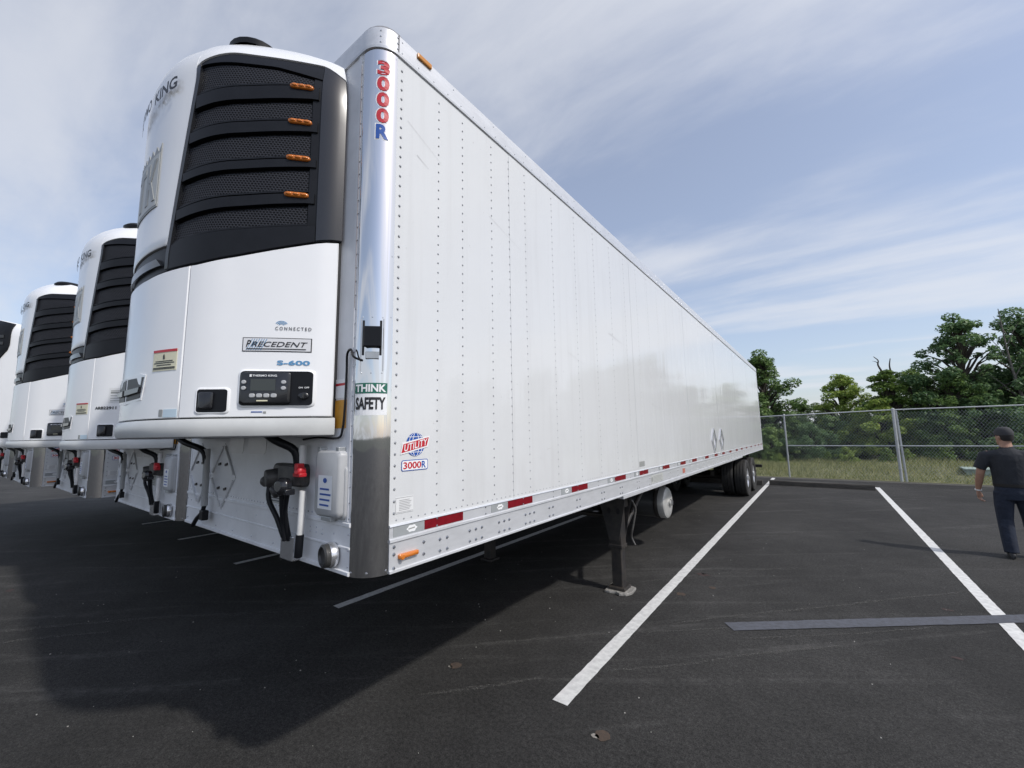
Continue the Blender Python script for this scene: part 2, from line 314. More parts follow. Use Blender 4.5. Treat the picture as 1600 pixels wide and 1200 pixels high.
def build_unit(root):
    """nose-mount refrigeration unit; everything follows the curved plan of UNIT()"""
    un = MB().grid(UNIT, lambda t: (-1.03, 1.03), lambda a: (1.93, ZTOP(a)-.002), 48, 30, -.06, -.028)
    top = [(u/20*1.03*.95-1.295, -DEPTH(u/20*1.03)*.6+.02, ZTOP(u/20*1.03)-.03) for u in range(-20, 21)]
    un.add(top+[(p[0], .0, p[2]) for p in top], [(i, i+1, 41+i+1, 41+i) for i in range(40)])
    bp_ = [(u/20*1.0-1.295, -max(0, DEPTH(u/20*1.0)-.05), 1.935) for u in range(-20, 21)]
    un.add(bp_+[(p[0], .0, p[2]) for p in bp_], [(i+1, i, 41+i, 41+i+1) for i in range(40)])
    un = un.build('refrigeration_unit', GAPM, root, 35)
    Z_BAND = lambda u: 2.704+.06*max(0, abs(u)-.18)+.33*max(0, abs(u)-.55)**1.25
    bl = lambda z: .345+.115*min(1, max(0, (z-2.82)/.95))          # slanted edge between white centre and black side
    zr = lambda a: 3.872+.073*min(1, max(0, (abs(a)-.46)/.16))**.6-10*max(0, abs(a)-.945)**2
    # white centre column, wrapping over the top
    MB().grid(UNIT, lambda t: (-bl(2.86+t*1.3)+.008, bl(2.86+t*1.3)-.008), lambda a: (2.865, ZTOP(a)-.003), 16, 24, -.03, 0, .004).build('centre_panel', WHITE, un, 40)
    slot = MB().grid(UNIT, lambda t: (-.338, .338), lambda a: (Z_BAND(a)+.012, 2.858), 14, 3, -.03, -.012, .003).build('centre_band', BLACKP, un, 40)
    MB().grid(UNIT, lambda t: (-.31+.05*t, .31-.05*t), lambda a: (2.755, 2.80), 12, 2, -.02, .004, .004).build('band_grip', BLACKG, un, 40)
    cl = MB().grid(UNIT, lambda t: (-.512, .512), lambda a: (1.945, Z_BAND(a)), 18, 8, -.03, 0, .005).build('lower_centre_panel', WHITE, un, 40)
    for sg in (1, -1):
        A = lambda a, b, o, sg=sg: UNIT(sg*a, b, o)
        def flip(mb):
            if sg < 0: mb.f = [tuple(reversed(f)) for f in mb.f]
            return mb
        B = lambda mb, name, m, sm=40: flip(mb).build(name, m, un, sm)
        B(MB().grid(A, lambda t: (.519, 1.022), lambda a: (1.945, Z_BAND(a)), 20, 8, -.03, 0, .006), 'lower_door', WHITE)
        # white rim over the grille
        B(MB().grid(A, lambda t: (.458, 1.028), lambda a: (zr(a), ZTOP(a)-.003), 26, 8, -.03, .004, .005), 'hood_rim', WHITE)
        # black frame: base, flank, band
        B(MB().grid(A, lambda t: (bl(2.74+t*1.12)+.002, .992), lambda a: (Z_BAND(a)+.012, zr(a)-.006), 28, 14, -.03, -.024), 'grille_back', BLACKP)
        B(MB().grid(A, lambda t: (.966, 1.026), lambda a: (Z_BAND(a)+.010, zr(a)-.006), 6, 10, -.03, .003, .004), 'side_flank', BLACKG)
        zm = lambda z, a: z-.085*max(0., (.933-a)/.48)            # louvres fall towards the centre
        B(MB().grid(A, lambda t: (bl(2.74+t*.2)+.004, .965), lambda a: (Z_BAND(a)+.011, zm(2.955, a)), 22, 4, -.026, .001, .004), 'lower_band', BLACKP)
        B(MB().grid(A, lambda t: (.936, .965), lambda a: (2.9, zr(a)-.01), 2, 8, -.026, -.006, .002), 'grille_side_strip', BLACKP)
        B(MB().grid(A, lambda t: (bl(2.74+t*1.12)-.004, bl(2.74+t*1.12)+.020), lambda a: (Z_BAND(a)+.012, 3.88), 2, 14, -.026, .003, .002), 'grille_edge', BLACKG)
        B(MB().grid(A, lambda t: (bl(3.86)+.012, .966), lambda a: (min(3.876-.25*max(0, a-.80), zr(a)-.02), zr(a)-.005), 22, 2, -.026, -.002, .003), 'grille_top_frame', BLACKP)
        ms = [(2.962, 3.070), (3.152, 3.279), (3.351, 3.487), (3.574, 3.683), (3.785, 3.885)]
        for i, (z0, z1) in enumerate(ms):
            lo = lambda a, z0=z0: zm(z0, a); hi = (lambda a, z1=z1: zm(z1, a)) if i < 4 else (lambda a: min(3.872-.25*max(0, a-.80), zr(a)-.018))
            B(MB().grid(A, lambda t, z0=z0: (bl(z0+t*.1-.05)+.014, .934), lambda a: (lo(a)+.004, hi(a)-.004), 18, 3, -.024, -.014, uv=True), 'grille_mesh', MESHM)
            # thin raised lip under each mesh
            B(MB().grid(A, lambda t, z0=z0: (bl(z0-.05)+.012, .936), lambda a: (lo(a)-.003, lo(a)+.006), 18, 1, -.026, -.004), 'mesh_lip', BLACKP)
            if i < 4:
                nz = ms[i+1][0]
                B(MB().grid(A, lambda t, z1=z1: (bl(z1)+.018, .958), lambda a: (zm(z1, a)+.012, zm(nz, a)-.014), 18, 3, -.026, .003, .007), 'louvre_bar', BLACKP)
        for i, z in enumerate((3.121, 3.332, 3.545, 3.756)):
            mb = MB()
            out = rrect(.858, .938, z-.0135, z+.0135, .013, 5)
            mb.slab(A, out, 0, .015, .005)
            for q in range(3):
                mb.slab(A, circ(.875+q*.0235, z+.001, .011, 10, .009), .010, .020, .004)
            B(mb, 'amber_lamp', AMBER, 60)
        # latch pocket
        k = MB().slab(A, rrect(.594, .716, 1.962, 2.090, .016), 0, .006, .003); B(k, 'latch_frame', WHITE)
        k = MB().slab(A, rrect(.602, .709, 1.970, 2.082, .012), 0, .0068); B(k, 'latch_pocket', BLACKP)
        k = MB().slab(A, rrect(.612, .664, 1.985, 2.068, .008), .006, .018, .005); B(k, 'latch_handle', BLACKG)
        # grab recess in the lower centre
        k = MB().slab(A, [(.005, 2.03), (.235, 2.045), (.265, 2.175), (.20, 2.186), (.0, 2.18)], 0, .004, .002); B(k, 'grip_recess', WHITE)
        k = MB().slab(A, [(.02, 2.05), (.22, 2.058), (.245, 2.165), (.02, 2.168)], 0, .0055); B(k, 'grip_pocket', BLACKP)
        k = MB().slab(A, [(.02, 2.075), (.225, 2.085), (.235, 2.115), (.02, 2.11)], .004, .016, .004); B(k, 'grip_bar', BLACKG)
    A = UNIT
    def T(name, m, parent=None): return lambda mb: mb.build(name, m, parent or un)
    # bumper lip
    n = 44; prof = [(-.10, 1.945), (.012, 1.938), (.034, 1.922), (.042, 1.897), (.034, 1.872), (.010, 1.853), (-.06, 1.846), (-.14, 1.852)]
    bv = []
    for i in range(n+1):
        u = -1.03+2.06*i/n
        for o, z in prof: bv.append(A(u*.995, z, (o*.35 if o > 0 else o)*(1-.5*abs(u)**6)))
    w = len(prof)
    MB().add(bv, [(i*w+k, i*w+k+1, (i+1)*w+k+1, (i+1)*w+k) for i in range(n) for k in range(w-1)]+[tuple(range(w)), tuple(range(n*w+w-1, n*w-1, -1))]).build('bumper_lip', mat('bumper_grey_white', (.60, .61, .60), .34, var=.1, vscale=6), un, 50)
    # control panel on the right door
    MB().slab(A, rrect(.742, .985, 1.992, 2.180, .022), 0, .010, .006).build('control_bezel', WHITE, un, 40)
    MB().slab(A, rrect(.750, .978, 2.000, 2.172, .016), 0, .0112).build('control_recess', BLACKP, un)
    MB().slab(A, rrect(.754, .912, 2.008, 2.166, .012), .008, .024, .006).build('control_panel', BLACKG, un, 40)
    MB().slab(A, rect(.790, .868, 2.072, 2.130), .02, .0252).build('display_screen', SCREEN, un)
    for q in range(4): MB().slab(A, rrect(.788+q*.0225, .806+q*.0225, 2.038, 2.058, .006), .02, .029, .002).build('panel_button', BTN, un)
    for a_, b_ in ((.768, 2.115), (.768, 2.085), (.893, 2.115), (.893, 2.085)): MB().slab(A, circ(a_, b_, .008, 10, .010), .02, .029, .002).build('panel_button', BTN, un)
    text(MB(), A, 'THERMO KING', .795, .872, 2.142, 2.152, .0262, .02).build('panel_lettering', WTAPE, un)
    MB().slab(A, rect(.786, .792, 2.141, 2.153), .02, .0258).build('panel_emblem', WTAPE, un)
    MB().slab(A, rect(.812, .846, 2.020, 2.026), .02, .0252).build('panel_print', YELLOWL, un)
    k = MB().slab(A, circ(.952, 2.048, .016, 16, .018), .008, .020, .004); k.slab(A, rect(.949, .955, 2.036, 2.060), .02, .028, .002); k.build('key_switch', BLACKG, un, 40)
    text(MB(), A, 'ON  OFF', .936, .968, 2.086, 2.094, .0118, .02).build('switch_lettering', WTAPE, un)
    # decals on the right door
    text(MB(), A, 'CONNECTED', .853, .966, 2.384, 2.402, .0028, .012, 0, 1.5).build('door_lettering', mat('grey_print', (.09, .09, .10), .5), un)
    k = MB()
    for r_ in (.010, .017, .024):
        arc = [(.872+r_*math.cos(a)*.8, 2.406+r_*math.sin(a)) for a in np.linspace(.5, PI-.5, 9)]; arc2 = [(.872+(r_+.003)*math.cos(a)*.8, 2.406+(r_+.003)*math.sin(a)) for a in np.linspace(PI-.5, .5, 9)]
        k.slab(A, list(reversed(arc+arc2)), 0, .0025, walls=False)
    k.build('signal_mark', PBLUE, un)
    decal(.747, .969, 2.272, 2.344, .0018).build('name_plate_edge', BLK, un)
    decal(.750, .966, 2.276, 2.340, .0032).build('name_plate', mat('silver_print', (.70, .71, .73), .35), un)
    k = MB()
    for q in range(7): k.slab(A, [(.760+q*.008, 2.279), (.7622+q*.008, 2.279), (.782+q*.008, 2.337), (.7798+q*.008, 2.337)], 0, .0042, walls=False)
    k.build('plate_hatching', PBLUE, un)
    text(MB(), A, 'P', .760, .777, 2.294, 2.330, .0055, .012, .3).build('door_lettering', BLK, un); text(MB(), A, 'RECEDENT', .778, .957, 2.297, 2.323, .0055, .006, .3).build('door_lettering', BLK, un)
    MB().grid(A, lambda t: (.762, .952), lambda a: (2.284, 2.288), 10, 1, .003, .0055).build('plate_underline', BLK, un)
    text(MB(), A, 'S-600', .864, .966, 2.204, 2.229, .0028, .03).build('door_lettering', PBLUE, un)
    k = MB().slab(A, rect(.790, .826, 1.967, 1.972), 0, .0022, walls=False); k.build('small_print', BLUE, un); MB().slab(A, rect(.829, .838, 1.962, 1.972), 0, .0022, walls=False).build('small_print', GREY, un)
    # cream warning label and pale blue label by the seam
    decal(.318, .483, 2.186, 2.294, .002).build('warning_label', YELLOWL, un)
    decal(.318, .483, 2.281, 2.294, .0034).build('warning_label_stripe', RED, un)
    k = MB()
    for q, (w0, zz_) in enumerate(((.34, 2.233), (.33, 2.224), (.35, 2.213), (.325, 2.200), (.325, 2.194))): k.grid(A, lambda t, w0=w0: (w0, .80-w0), lambda a, zz_=zz_: (zz_, zz_+.004), 8, 1, 0, .0034)
    k.slab(A, [(.395, 2.245), (.408, 2.245), (.405, 2.262), (.400, 2.272), (.393, 2.262)], 0, .0036, walls=False); k.build('warning_label_print', BLK, un)
    decal(.425, .507, 1.950, 1.990, .002).build('blue_label', mat('pale_label', (.55, .68, .76), .45), un)
    MB().slab(A, rrect(.394, .418, 1.954, 1.990, .004), 0, .0016).build('grey_label', GREY, un)
    # crown badge on the white column and the name above it
    k = decal(-.20, .20, 3.12, 3.46, .004)
    for q in range(7):
        c_ = -.20+.0667*q; k.slab(A, [(max(-.2, c_-.033), 3.455), (min(.2, c_+.033), 3.455), (c_, 3.50)], 0, .004)
    k.build('crown_badge', GREY, un)
    decal(-.188, .188, 3.132, 3.445, .0055).build('crown_badge_field', LGREY, un)
    k = decal(-.165, -.01, 3.37, 3.415, .0075)
    for a0, a1, b0, b1 in ((-.115, -.06, 3.165, 3.372), (.02, .068, 3.165, 3.415)): k.grid(A, lambda t: (a0, a1), lambda a: (b0, b1), 4, 2, 0, .0075)
    k.slab(A, [(.068, 3.27), (.135, 3.165), (.172, 3.165), (.10, 3.30)], 0, .009); k.slab(A, [(.068, 3.30), (.10, 3.285), (.168, 3.415), (.130, 3.415)], 0, .009)
    k.build('crown_badge_letters', GREY, un)
    text(MB(), A, 'THERMO', -.335, .03, 3.775, 3.850, .022, .03).build('hood_lettering', BLK, un); text(MB(), A, 'KING', .075, .335, 3.775, 3.850, .018, .03).build('hood_lettering', BLK, un)
    # exhaust cap on top
    MB().lathe([(.15, 0), (.155, .03), (.13, .055), (.08, .068), (0, .07)], (-.83, -.27, 4.108), (0, 0, 1), 24).build('exhaust_cap', BLACKP, un, 40)
    return un

def build_trailer():
    root = empty('refrigerated_trailer')
    # ---- front wall
    fw = MB().box(-TW+CR, -CR, 0, .06, ZB, ZS).build('front_wall', WFRONT, root)
    for z0, z1, h in ((1.405, 1.425, .008), (1.300, 1.312, .006), (1.18, 1.20, .009)):
        MB().slab(FRONT, rect(-TW+CR, -CR, z0, z1), 0, h, .003).build('front_moulding', WFRONT, fw)
    rv = MB()
    for a in np.arange(-TW+.17, -.14, .042): hexdome(rv, FRONT, a, 1.445, .005)
    for a in np.arange(-TW+.17, -.14, .30): hexdome(rv, FRONT, a, 1.225, .006); hexdome(rv, FRONT, a+.05, 1.36, .005)
    for z in np.arange(1.22, 3.95, .075):
        for a in (-.142, -TW+.142): hexdome(rv, FRONT, a, z, .0055)
    for a in (-.50, -.44, -.38): 
        for z in (1.345, 1.37): hexdome(rv, FRONT, a, z, .005)
    rv.build('front_rivets', ALUB, fw)['kind'] = 'stuff'
    # trim strip beside the corner
    for a in (-.158, -TW+.158): MB().slab(FRONT, rect(a-.016, a+.012, 1.43, 3.97), 0, .004, .002).build('edge_trim', WFRONT, fw)
    MB().slab(FRONT, rect(-.1475, -.1445, 2.5, 3.9), 0, .0046, walls=False).build('sealant_line', mat('dark_red_sealant', (.12, .03, .03), .6), fw)
    # diamond placard holders
    for ca in (-2.21, -1.745):
        k = MB(); hw, hh = .225, .235; c_ = (ca, 1.575)
        P4 = [(c_[0], c_[1]-hh), (c_[0]+hw, c_[1]), (c_[0], c_[1]+hh), (c_[0]-hw, c_[1])]
        k.slab(FRONT, P4, 0, .004)
        for i in range(4):
            p, q = P4[i], P4[(i+1) % 4]; e = .08
            a0 = (p[0]+(q[0]-p[0])*e, p[1]+(q[1]-p[1])*e); a1 = (p[0]+(q[0]-p[0])*(1-e), p[1]+(q[1]-p[1])*(1-e)); inn = .90
            b1 = (c_[0]+(a1[0]-c_[0])*inn, c_[1]+(a1[1]-c_[1])*inn); b0 = (c_[0]+(a0[0]-c_[0])*inn, c_[1]+(a0[1]-c_[1])*inn)
            k.slab(FRONT, [a0, a1, b1, b0], 0, .014, .004)
        ph = k.build('placard_holder', mat('pale_aluminium', (.68, .69, .71), .35, metal=.35), fw, 40)
        k = MB()
        for dx in (-.06, .06):
            for dz in (-.085, .085): k.slab(FRONT, [(ca+dx-.018, 1.575+dz-.012), (ca+dx+.018, 1.575+dz-.004), (ca+dx+.018, 1.575+dz+.012), (ca+dx-.018, 1.575+dz+.004)], 0, .012)
        k.build('spring_clip', mat('dark_clip', (.08, .08, .08), .4, metal=.7), ph) if False else k.build('spring_clips', BLKST, fw)
    # clear patches behind the bumper, a small plate
    for a0, a1 in ((-1.66, -1.42), (-1.34, -1.08)): MB().slab(FRONT, rrect(a0, a1, 1.74, 1.90, .03), 0, .003).build('repair_patch', mat('clean_patch', (.86, .86, .87), .2), fw)
    MB().slab(FRONT, rect(-1.02, -.82, 1.455, 1.57), 0, .002).build('data_sticker', LGREY, fw)
    k = MB()
    for q in range(6): k.slab(FRONT, rect(-1.0, -.85+.01*(q % 2), 1.466+q*.016, 1.473+q*.016), 0, .0026, walls=False)
    k.build('data_sticker_print', mat('dark_print', (.10, .10, .11), .5), fw)
    # document box
    db = MB().slab(FRONT, rrect(-.390, -.165, 1.447, 1.772, .028), 0, .050, .012).build('document_box', GREYBOX, fw, 50)
    MB().slab(FRONT, rrect(-.414, -.156, 1.436, 1.700, .03), 0, .018, .004).build('document_box_rim', GREYBOX, fw, 40)
    MB().slab(FRONT, rect(-.345, -.215, 1.485, 1.650), .045, .0515, walls=False).build('document_label', WTAPE, fw)
    k = MB()
    k.slab(FRONT, circ(-.28, 1.625, .018, 12, .013), .045, .053, walls=False)
    for q in range(4): k.slab(FRONT, rect(-.325, -.24+.008*(q % 3), 1.50+q*.026, 1.509+q*.026), .045, .053, walls=False)
    k.build('document_label_print', BLUE, fw)
    k = MB()
    for a in (-.375, -.20): MB().box(a-.014, a+.014, -.04, 0, 1.768, 1.79).build('box_hinge', STEEL, fw, bevel=.003)
    MB().box(-.33, -.24, -.04, -.01, 1.425, 1.447).build('box_latch', STEEL, fw, bevel=.003)
    # electrical and air connections
    k = MB().slab(FRONT, rrect(-.88, -.53, 1.572, 1.695, .03), 0, .045, .01)
    k.lathe([(0, .08), (.045, .08), (.050, .068), (.050, 0)][::-1], (-.80, -.03, 1.62), (-.25, -1, -.1), 18)
    k.box(-.72, -.54, -.085, -.02, 1.585, 1.69); k.lathe([(.034, 0), (.034, .07), (.024, .08), (0, .08)], (-.64, -.07, 1.58), (-.3, -1, -.5), 14)
    k.lathe([(.03, 0), (.034, .05), (.022, .07), (0, .07)], (-.87, -.04, 1.59), (-1, -.6, 0), 12)
    k.build('connector_bracket', mat('dark_rubber_grey', (.035, .035, .037), .5, var=.4, vscale=20, col2=(.09, .085, .08)), fw, 45, .004)
    k = MB().lathe([(.025, 0), (.027, .028), (.018, .04), (0, .04)], (-.49, -.06, 1.662), (.2, -1, .1), 16)
    k.box(-.528, -.455, -.095, -.055, 1.635, 1.655); k.box(-.505, -.475, -.10, -.06, 1.67, 1.705); k.build('red_gladhand', REDP, fw, 45, .004)
    k = MB().lathe([(.045, 0), (.048, .03), (.03, .05), (0, .05)], (-.56, -.11, 1.585), (.2, -1, .1), 16); k.box(-.60, -.50, -.14, -.09, 1.545, 1.575); k.build('air_gladhand', BLACKG, fw, 45, .004)
    def hose(name, pts, r, m): MB().tube(smooth_path(pts), r, 8).build(name, m, fw, 60)
    hose('rubber_hose', [(-.82, -.08, 1.60), (-.80, -.09, 1.50), (-.735, -.07, 1.40), (-.69, -.05, 1.30)], .014, BLACKP)
    hose('rubber_hose', [(-.64, -.09, 1.58), (-.645, -.08, 1.45), (-.64, -.06, 1.29)], .019, BLACKP)
    hose('rubber_hose', [(-.56, -.10, 1.56), (-.60, -.09, 1.46), (-.62, -.07, 1.38), (-.62, -.05, 1.29)], .013, BLACKP)
    hose('drain_hose', [(-.72, -.20, 1.90), (-.60, -.16, 1.83), (-.545, -.08, 1.77), (-.54, -.06, 1.66)], .022, BLACKP)
    hose('drain_tube', [(-.525, -.05, 1.80), (-.525, -.05, 1.70)], .02, WHITEP)
    hose('drain_tube', [(-.50, -.05, 1.56), (-.505, -.05, 1.40), (-.51, -.05, 1.33)], .018, WHITEP)
    hose('drain_tube_end', [(-.51, -.05, 1.335), (-.515, -.05, 1.27), (-.53, -.045, 1.22)], .021, BLACKP)
    hose('drain_hose', [(-2.30, -.18, 1.90), (-2.12, -.14, 1.82), (-1.96, -.07, 1.76), (-1.935, -.05, 1.66)], .022, BLACKP)
    hose('drain_tube', [(-1.94, -.05, 1.77), (-1.93, -.05, 1.60), (-1.92, -.05, 1.36)], .022, mat('grey_tube', (.33, .34, .35), .4))
    hose('hanging_strap', [(-1.92, -.05, 1.36), (-1.94, -.055, 1.31), (-2.02, -.06, 1.26), (-2.09, -.06, 1.205)], .015, BLACKP)
    MB().box(-1.95, -1.88, -.07, -.03, 1.26, 1.33).build('strap_buckle', BLACKP, fw, bevel=.006)
    k = MB().box(-.715, -.575, -.055, 0, 1.185, 1.315); k.build('hose_pocket', ALUB, fw, bevel=.006)
    k = MB().lathe([(.050, 0), (.056, .012), (.056, .055), (.046, .062), (.040, .05), (0, .046)], (-.262, 0, 1.262), (-.15, -1, 0), 22); k.build('round_socket', mat('dark_socket', (.05, .05, .048), .35, var=.3, vscale=30), fw, 35)
    k = MB().lathe([(.060, 0), (.062, .02), (.057, .034)], (-.262, 0, 1.262), (-.15, -1, 0), 22); k.build('socket_ring', ALUB, fw, 35)
    # amber label and cable next to the unit
    MB().slab(FRONT, rect(-.315, -.195, 1.885, 2.03), 0, .003).build('amber_label', ORANGE, fw)
    MB().slab(FRONT, rect(-.315, -.195, 2.04, 2.14), 0, .003).build('white_label', WTAPE, fw); MB().slab(FRONT, rect(-.31, -.20, 2.105, 2.118), 0, .0036, walls=False).build('white_label_stripe', RED, fw)
    MB().tube(smooth_path([(-.02-.06, .0, 2.22), (-.115, -.02, 2.24), (-.14, -.02, 2.28), (-.175, -.018, 2.26), (-.185, -.012, 2.18), (-.19, -.012, 2.0), (-.205, -.012, 1.88), (-.24, -.015, 1.835), (-.40, -.03, 1.84), (-.50, -.06, 1.83)]), .006, 6).build('power_cable', BLACKP, fw, 60)
    # ---- corner posts
    for sg in (1, -1):
        n = 14; mb = MB(); rows = [ZB, 1.6, 2.0, 2.4, 2.8, 3.2, 3.6, ZS]
        vs = []
        for z in rows:
            for i in range(n+1):
                p = CORNER(CR*PI/2*i/n, z, .002); vs.append(p if sg > 0 else (-TW-p[0], p[1], p[2]))
        W = n+1; fs = [(j*W+i, j*W+i+1, (j+1)*W+i+1, (j+1)*W+i) for j in range(len(rows)-1) for i in range(n)]
        fs.append(tuple(range(n, -1, -1)))
        if sg < 0: fs = [tuple(reversed(f)) for f in fs]
        cp = mb.add(vs, fs).build('corner_post', CHROME, root, 50)
        if sg < 0: continue
        k = MB()
        for a in (.012, .095, .185): hexdome(k, CORNER, a, 1.20, .007); 
        for z in (3.94, 2.78, 2.45): hexdome(k, CORNER, .186, z, .006)
        k.build('corner_rivets', ALUB, cp)['kind'] = 'stuff'
        # model number running down the post
        aC = .118; hgt = .085
        for i, ch in enumerate('3000R'):
            z1 = 3.893-i*.0955; wch = .064
            halo = MB(); text(halo, CORNER, ch, aC-wch/2-.006, aC+wch/2+.006, z1-hgt-.006, z1+.006, .0030, .075); halo.build('number_outline', WTAPE, cp)
            text(MB(), CORNER, ch, aC-wch/2, aC+wch/2, z1-hgt, z1, .0048, .045).build('number_lettering', BLUE if ch == 'R' else RED, cp)
        # recessed junction box
        cbx = MB().slab(CORNER, rect(.035, .150, 2.165, 2.435), .0, .0045)
        cbx.build('box_plate', mat('dull_plate', (.55, .55, .55), .35, metal=.6), cp)
        MB().slab(CORNER, rect(.045, .140, 2.245, 2.425), 0, .0058, walls=False).build('box_opening', GAPM, cp)
        k = MB().slab(CORNER, rect(.062, .134, 2.285, 2.39), .005, .030, .004); k.build('junction_box', BLACKP, cp)
        MB().slab(CORNER, rect(.066, .128, 2.225, 2.262), .005, .012, .003).build('box_clip', STEEL, cp)
        k = MB()
        for a in (.042, .092, .143):
            for z in (2.155, 2.442): hexdome(k, CORNER, a, z, .006)
        k.build('box_rivets', ALUB, cp)['kind'] = 'stuff'
        # safety sign wrapped round the post
        MB().grid(CORNER, lambda t: (.010, .172), lambda a: (1.945, 2.105), 10, 1, 0, .0038).build('safety_sign', WTAPE, cp)
        MB().grid(CORNER, lambda t: (.010, .172), lambda a: (2.053, 2.105), 10, 1, 0, .0050).build('safety_sign_header', GREEN, cp)
        text(MB(), CORNER, 'THINK', .016, .166, 2.060, 2.098, .0064, .035).build('sign_lettering', WTAPE, cp)
        text(MB(), CORNER, 'SAFETY', .016, .164, 1.972, 2.034, .0056, .035).build('sign_lettering', BLK, cp)
    # ---- side sheets
    joints = [CR]+[1.155+1.22*i for i in range(0, 13)]+[TL-.06]
    joints = [j for i, j in enumerate(joints) if j <= TL-.05]
    for i in range(len(joints)-1):
        y0, y1 = joints[i], joints[i+1]; o = .0000+.0009*(i % 2)
        MB().box(-.03, o, y0+.0005, y1-.0005, ZR, ZS).build('side_sheet', WSIDE, root)
    MB().box(-TW, -TW+.03, CR, TL-.06, ZR, ZS).build('side_wall', WSIDE, root)
    rv = MB(); cols = [.155, .44, .65, .945, 1.15, 1.36]+[1.77+.41*i for i in range(35)]
    for y in cols:
        if y > TL-.1: continue
        if y > 8: stp = .11
        else: stp = .058
        for z in np.arange(1.46, 3.95, stp): hexdome(rv, lambda a, b, o: SIDE(a, b, o+.001), y, z+random.uniform(-.002, .002), .0058 if y > .2 else .0075, .6)
    for y in np.arange(.17, TL-.1, .047): hexdome(rv, lambda a, b, o: SIDE(a, b, o+.001), y, 1.425, .0048)
    rv.build('side_rivets', mat('rivet_grey', (.42, .43, .45), .35, metal=.5), root)['kind'] = 'stuff'
    # ---- top rail with rounded front corners, roof
    def ring(z, o):
        pts = [(o, TL, z)]
        pts += [(-CR+(CR+o)*math.sin(t), CR-(CR+o)*math.cos(t), z) for t in np.linspace(PI/2, 0, 9)]
        pts += [(-TW+CR-(CR+o)*math.sin(t), CR-(CR+o)*math.cos(t), z) for t in np.linspace(0, PI/2, 9)]
        return pts+[(-TW-o, TL, z)]
    lv = [(ZS-.012, .001), (ZS-.010, .010), (ZS+.004, .012), (ZS+.006, .007), (TH-.02, .007), (TH, .004), (TH+.012, -.03), (TH+.012, -.05)]
    vs = []; 
    for z, o in lv: vs += ring(z, o)
    w = len(ring(0, 0))
    tr = MB().add(vs, [(j*w+i+1, j*w+i, (j+1)*w+i, (j+1)*w+i+1) for j in range(len(lv)-1) for i in range(w-1)]).build('top_rail', ALU, root, 45)
    rf = MB(); R = ring(TH+.010, -.03); k = len(R)
    rf.add(R, [tuple(reversed(range(k)))]); rf.build('roof', ALU, root)
    for sg in (1, -1):     # dark caps on the front roof corners
        cx = -CR if sg > 0 else -TW+CR
        MB().lathe([(CR+.006, 0), (CR+.004, .018), (CR*.85, .046), (0, .058)], (cx-.01*sg, CR+.01, TH+.002), (0, 0, 1), 24).build('roof_corner_cap', mat('grey_cap', (.20, .20, .21), .5), tr, 40)
    k = MB()
    for y in np.arange(.15, TL, .12): hexdome(k, lambda a, b, o: SIDE(a, b, o+.007), y, ZS+.022, .005)
    for y in np.arange(.15, TL, .41): hexdome(k, lambda a, b, o: SIDE(a, b, o+.007), y, TH-.03, .005)
    for z in (4.005, 4.04, 4.075):
        for a in (.10, .16, .19): hexdome(k, lambda a, b, o: CORNER(a, b, o+.008), a, z, .005)
    k.build('top_rail_rivets', ALUB, tr)['kind'] = 'stuff'
    MB().slab(lambda a, b, o: CORNER(a, b, o), rect(.194, .199, ZS, TH-.003), .006, .0105).build('rail_joint', mat('joint_line', (.16, .16, .17), .5), tr)
    for y in (.31,): MB().box(.006, .020, y-.055, y+.055, 4.060, 4.092).build('marker_lamp', mat('amber_marker', (.55, .22, .03), .35), tr, bevel=.006)
    # ---- bottom rail
    br = MB()
    prof = [(-.04, ZR), (.006, ZR), (.010, ZR-.008), (.004, ZR-.012), (.004, 1.340), (.012, 1.336), (.013, 1.324), (.006, 1.320), (.006, ZB+.014), (.013, ZB+.010), (.014, ZB), (-.06, ZB)]
    vs = [(x, y, z) for y in (CR+.002, TL) for x, z in prof]; n = len(prof)
    br.add(vs, [(i, n+i, n+i+1, i+1)[::-1] for i in range(n-1)]+[tuple(range(n)), tuple(range(2*n-1, n-1, -1))])
    rail = br.build('bottom_rail', ALU, root)
    MB().box(-.05, .017, 3.06, 11.25, ZB-.032, ZB-.002).build('rail_stiffener', ALU, rail, bevel=.003)
    MB().box(-TW-.006, -TW+.05, CR, TL, ZB, ZR).build('bottom_rail', ALU, root)
    SR = lambda a, b, o: SIDE(a, b, o+.0045)
    reds = [.35, 1.08, 1.97, 2.88, 3.6, 4.48, 5.34, 6.05, 6.98, 7.82, 8.6, 9.45, 10.35, 11.17, 12.05, 13.0, 13.95, 14.85, 15.6]
    for i, y in enumerate(reds):
        MB().slab(SR, rect(y, y+.295, 1.346, 1.394), 0, .0012).build('red_tape', REDTAPE, rail)
        if y < 10:
            g0 = y-.20 if i == 0 else y-.175
            MB().slab(SR, rect(g0, y-.004, 1.346, 1.394), 0, .0012).build('grey_tape', GREYTAPE, rail)
            k = MB(); out = [(y-.085+.032*math.cos(t)*(1+.12*math.cos(6*t)), 1.370+.017*math.sin(t)*(1+.12*math.cos(6*t))) for t in np.linspace(0, 2*PI, 24, endpoint=False)]
            k.slab(SR, out, 0, .0020, walls=False); k.build('tape_emblem', WTAPE, rail)
            k = MB(); k.slab(SR, [(y-.108, 1.366), (y-.066, 1.369), (y-.066, 1.375), (y-.108, 1.372)], 0, .0026, walls=False); k.build('tape_emblem_bar', GREY, rail)
    k = MB(); SB = lambda a, b, o: SIDE(a, b, o+.0065)
    for y0, nn in ((.46, 2), (.70, 3), (.98, 3), (1.28, 3), (1.60, 2), (2.05, 2), (2.55, 2), (3.0, 2)):
        for q in range(nn):
            for z in (1.215, 1.275): hexdome(k, SB, y0+q*.055, z, .0095, .7, 8)
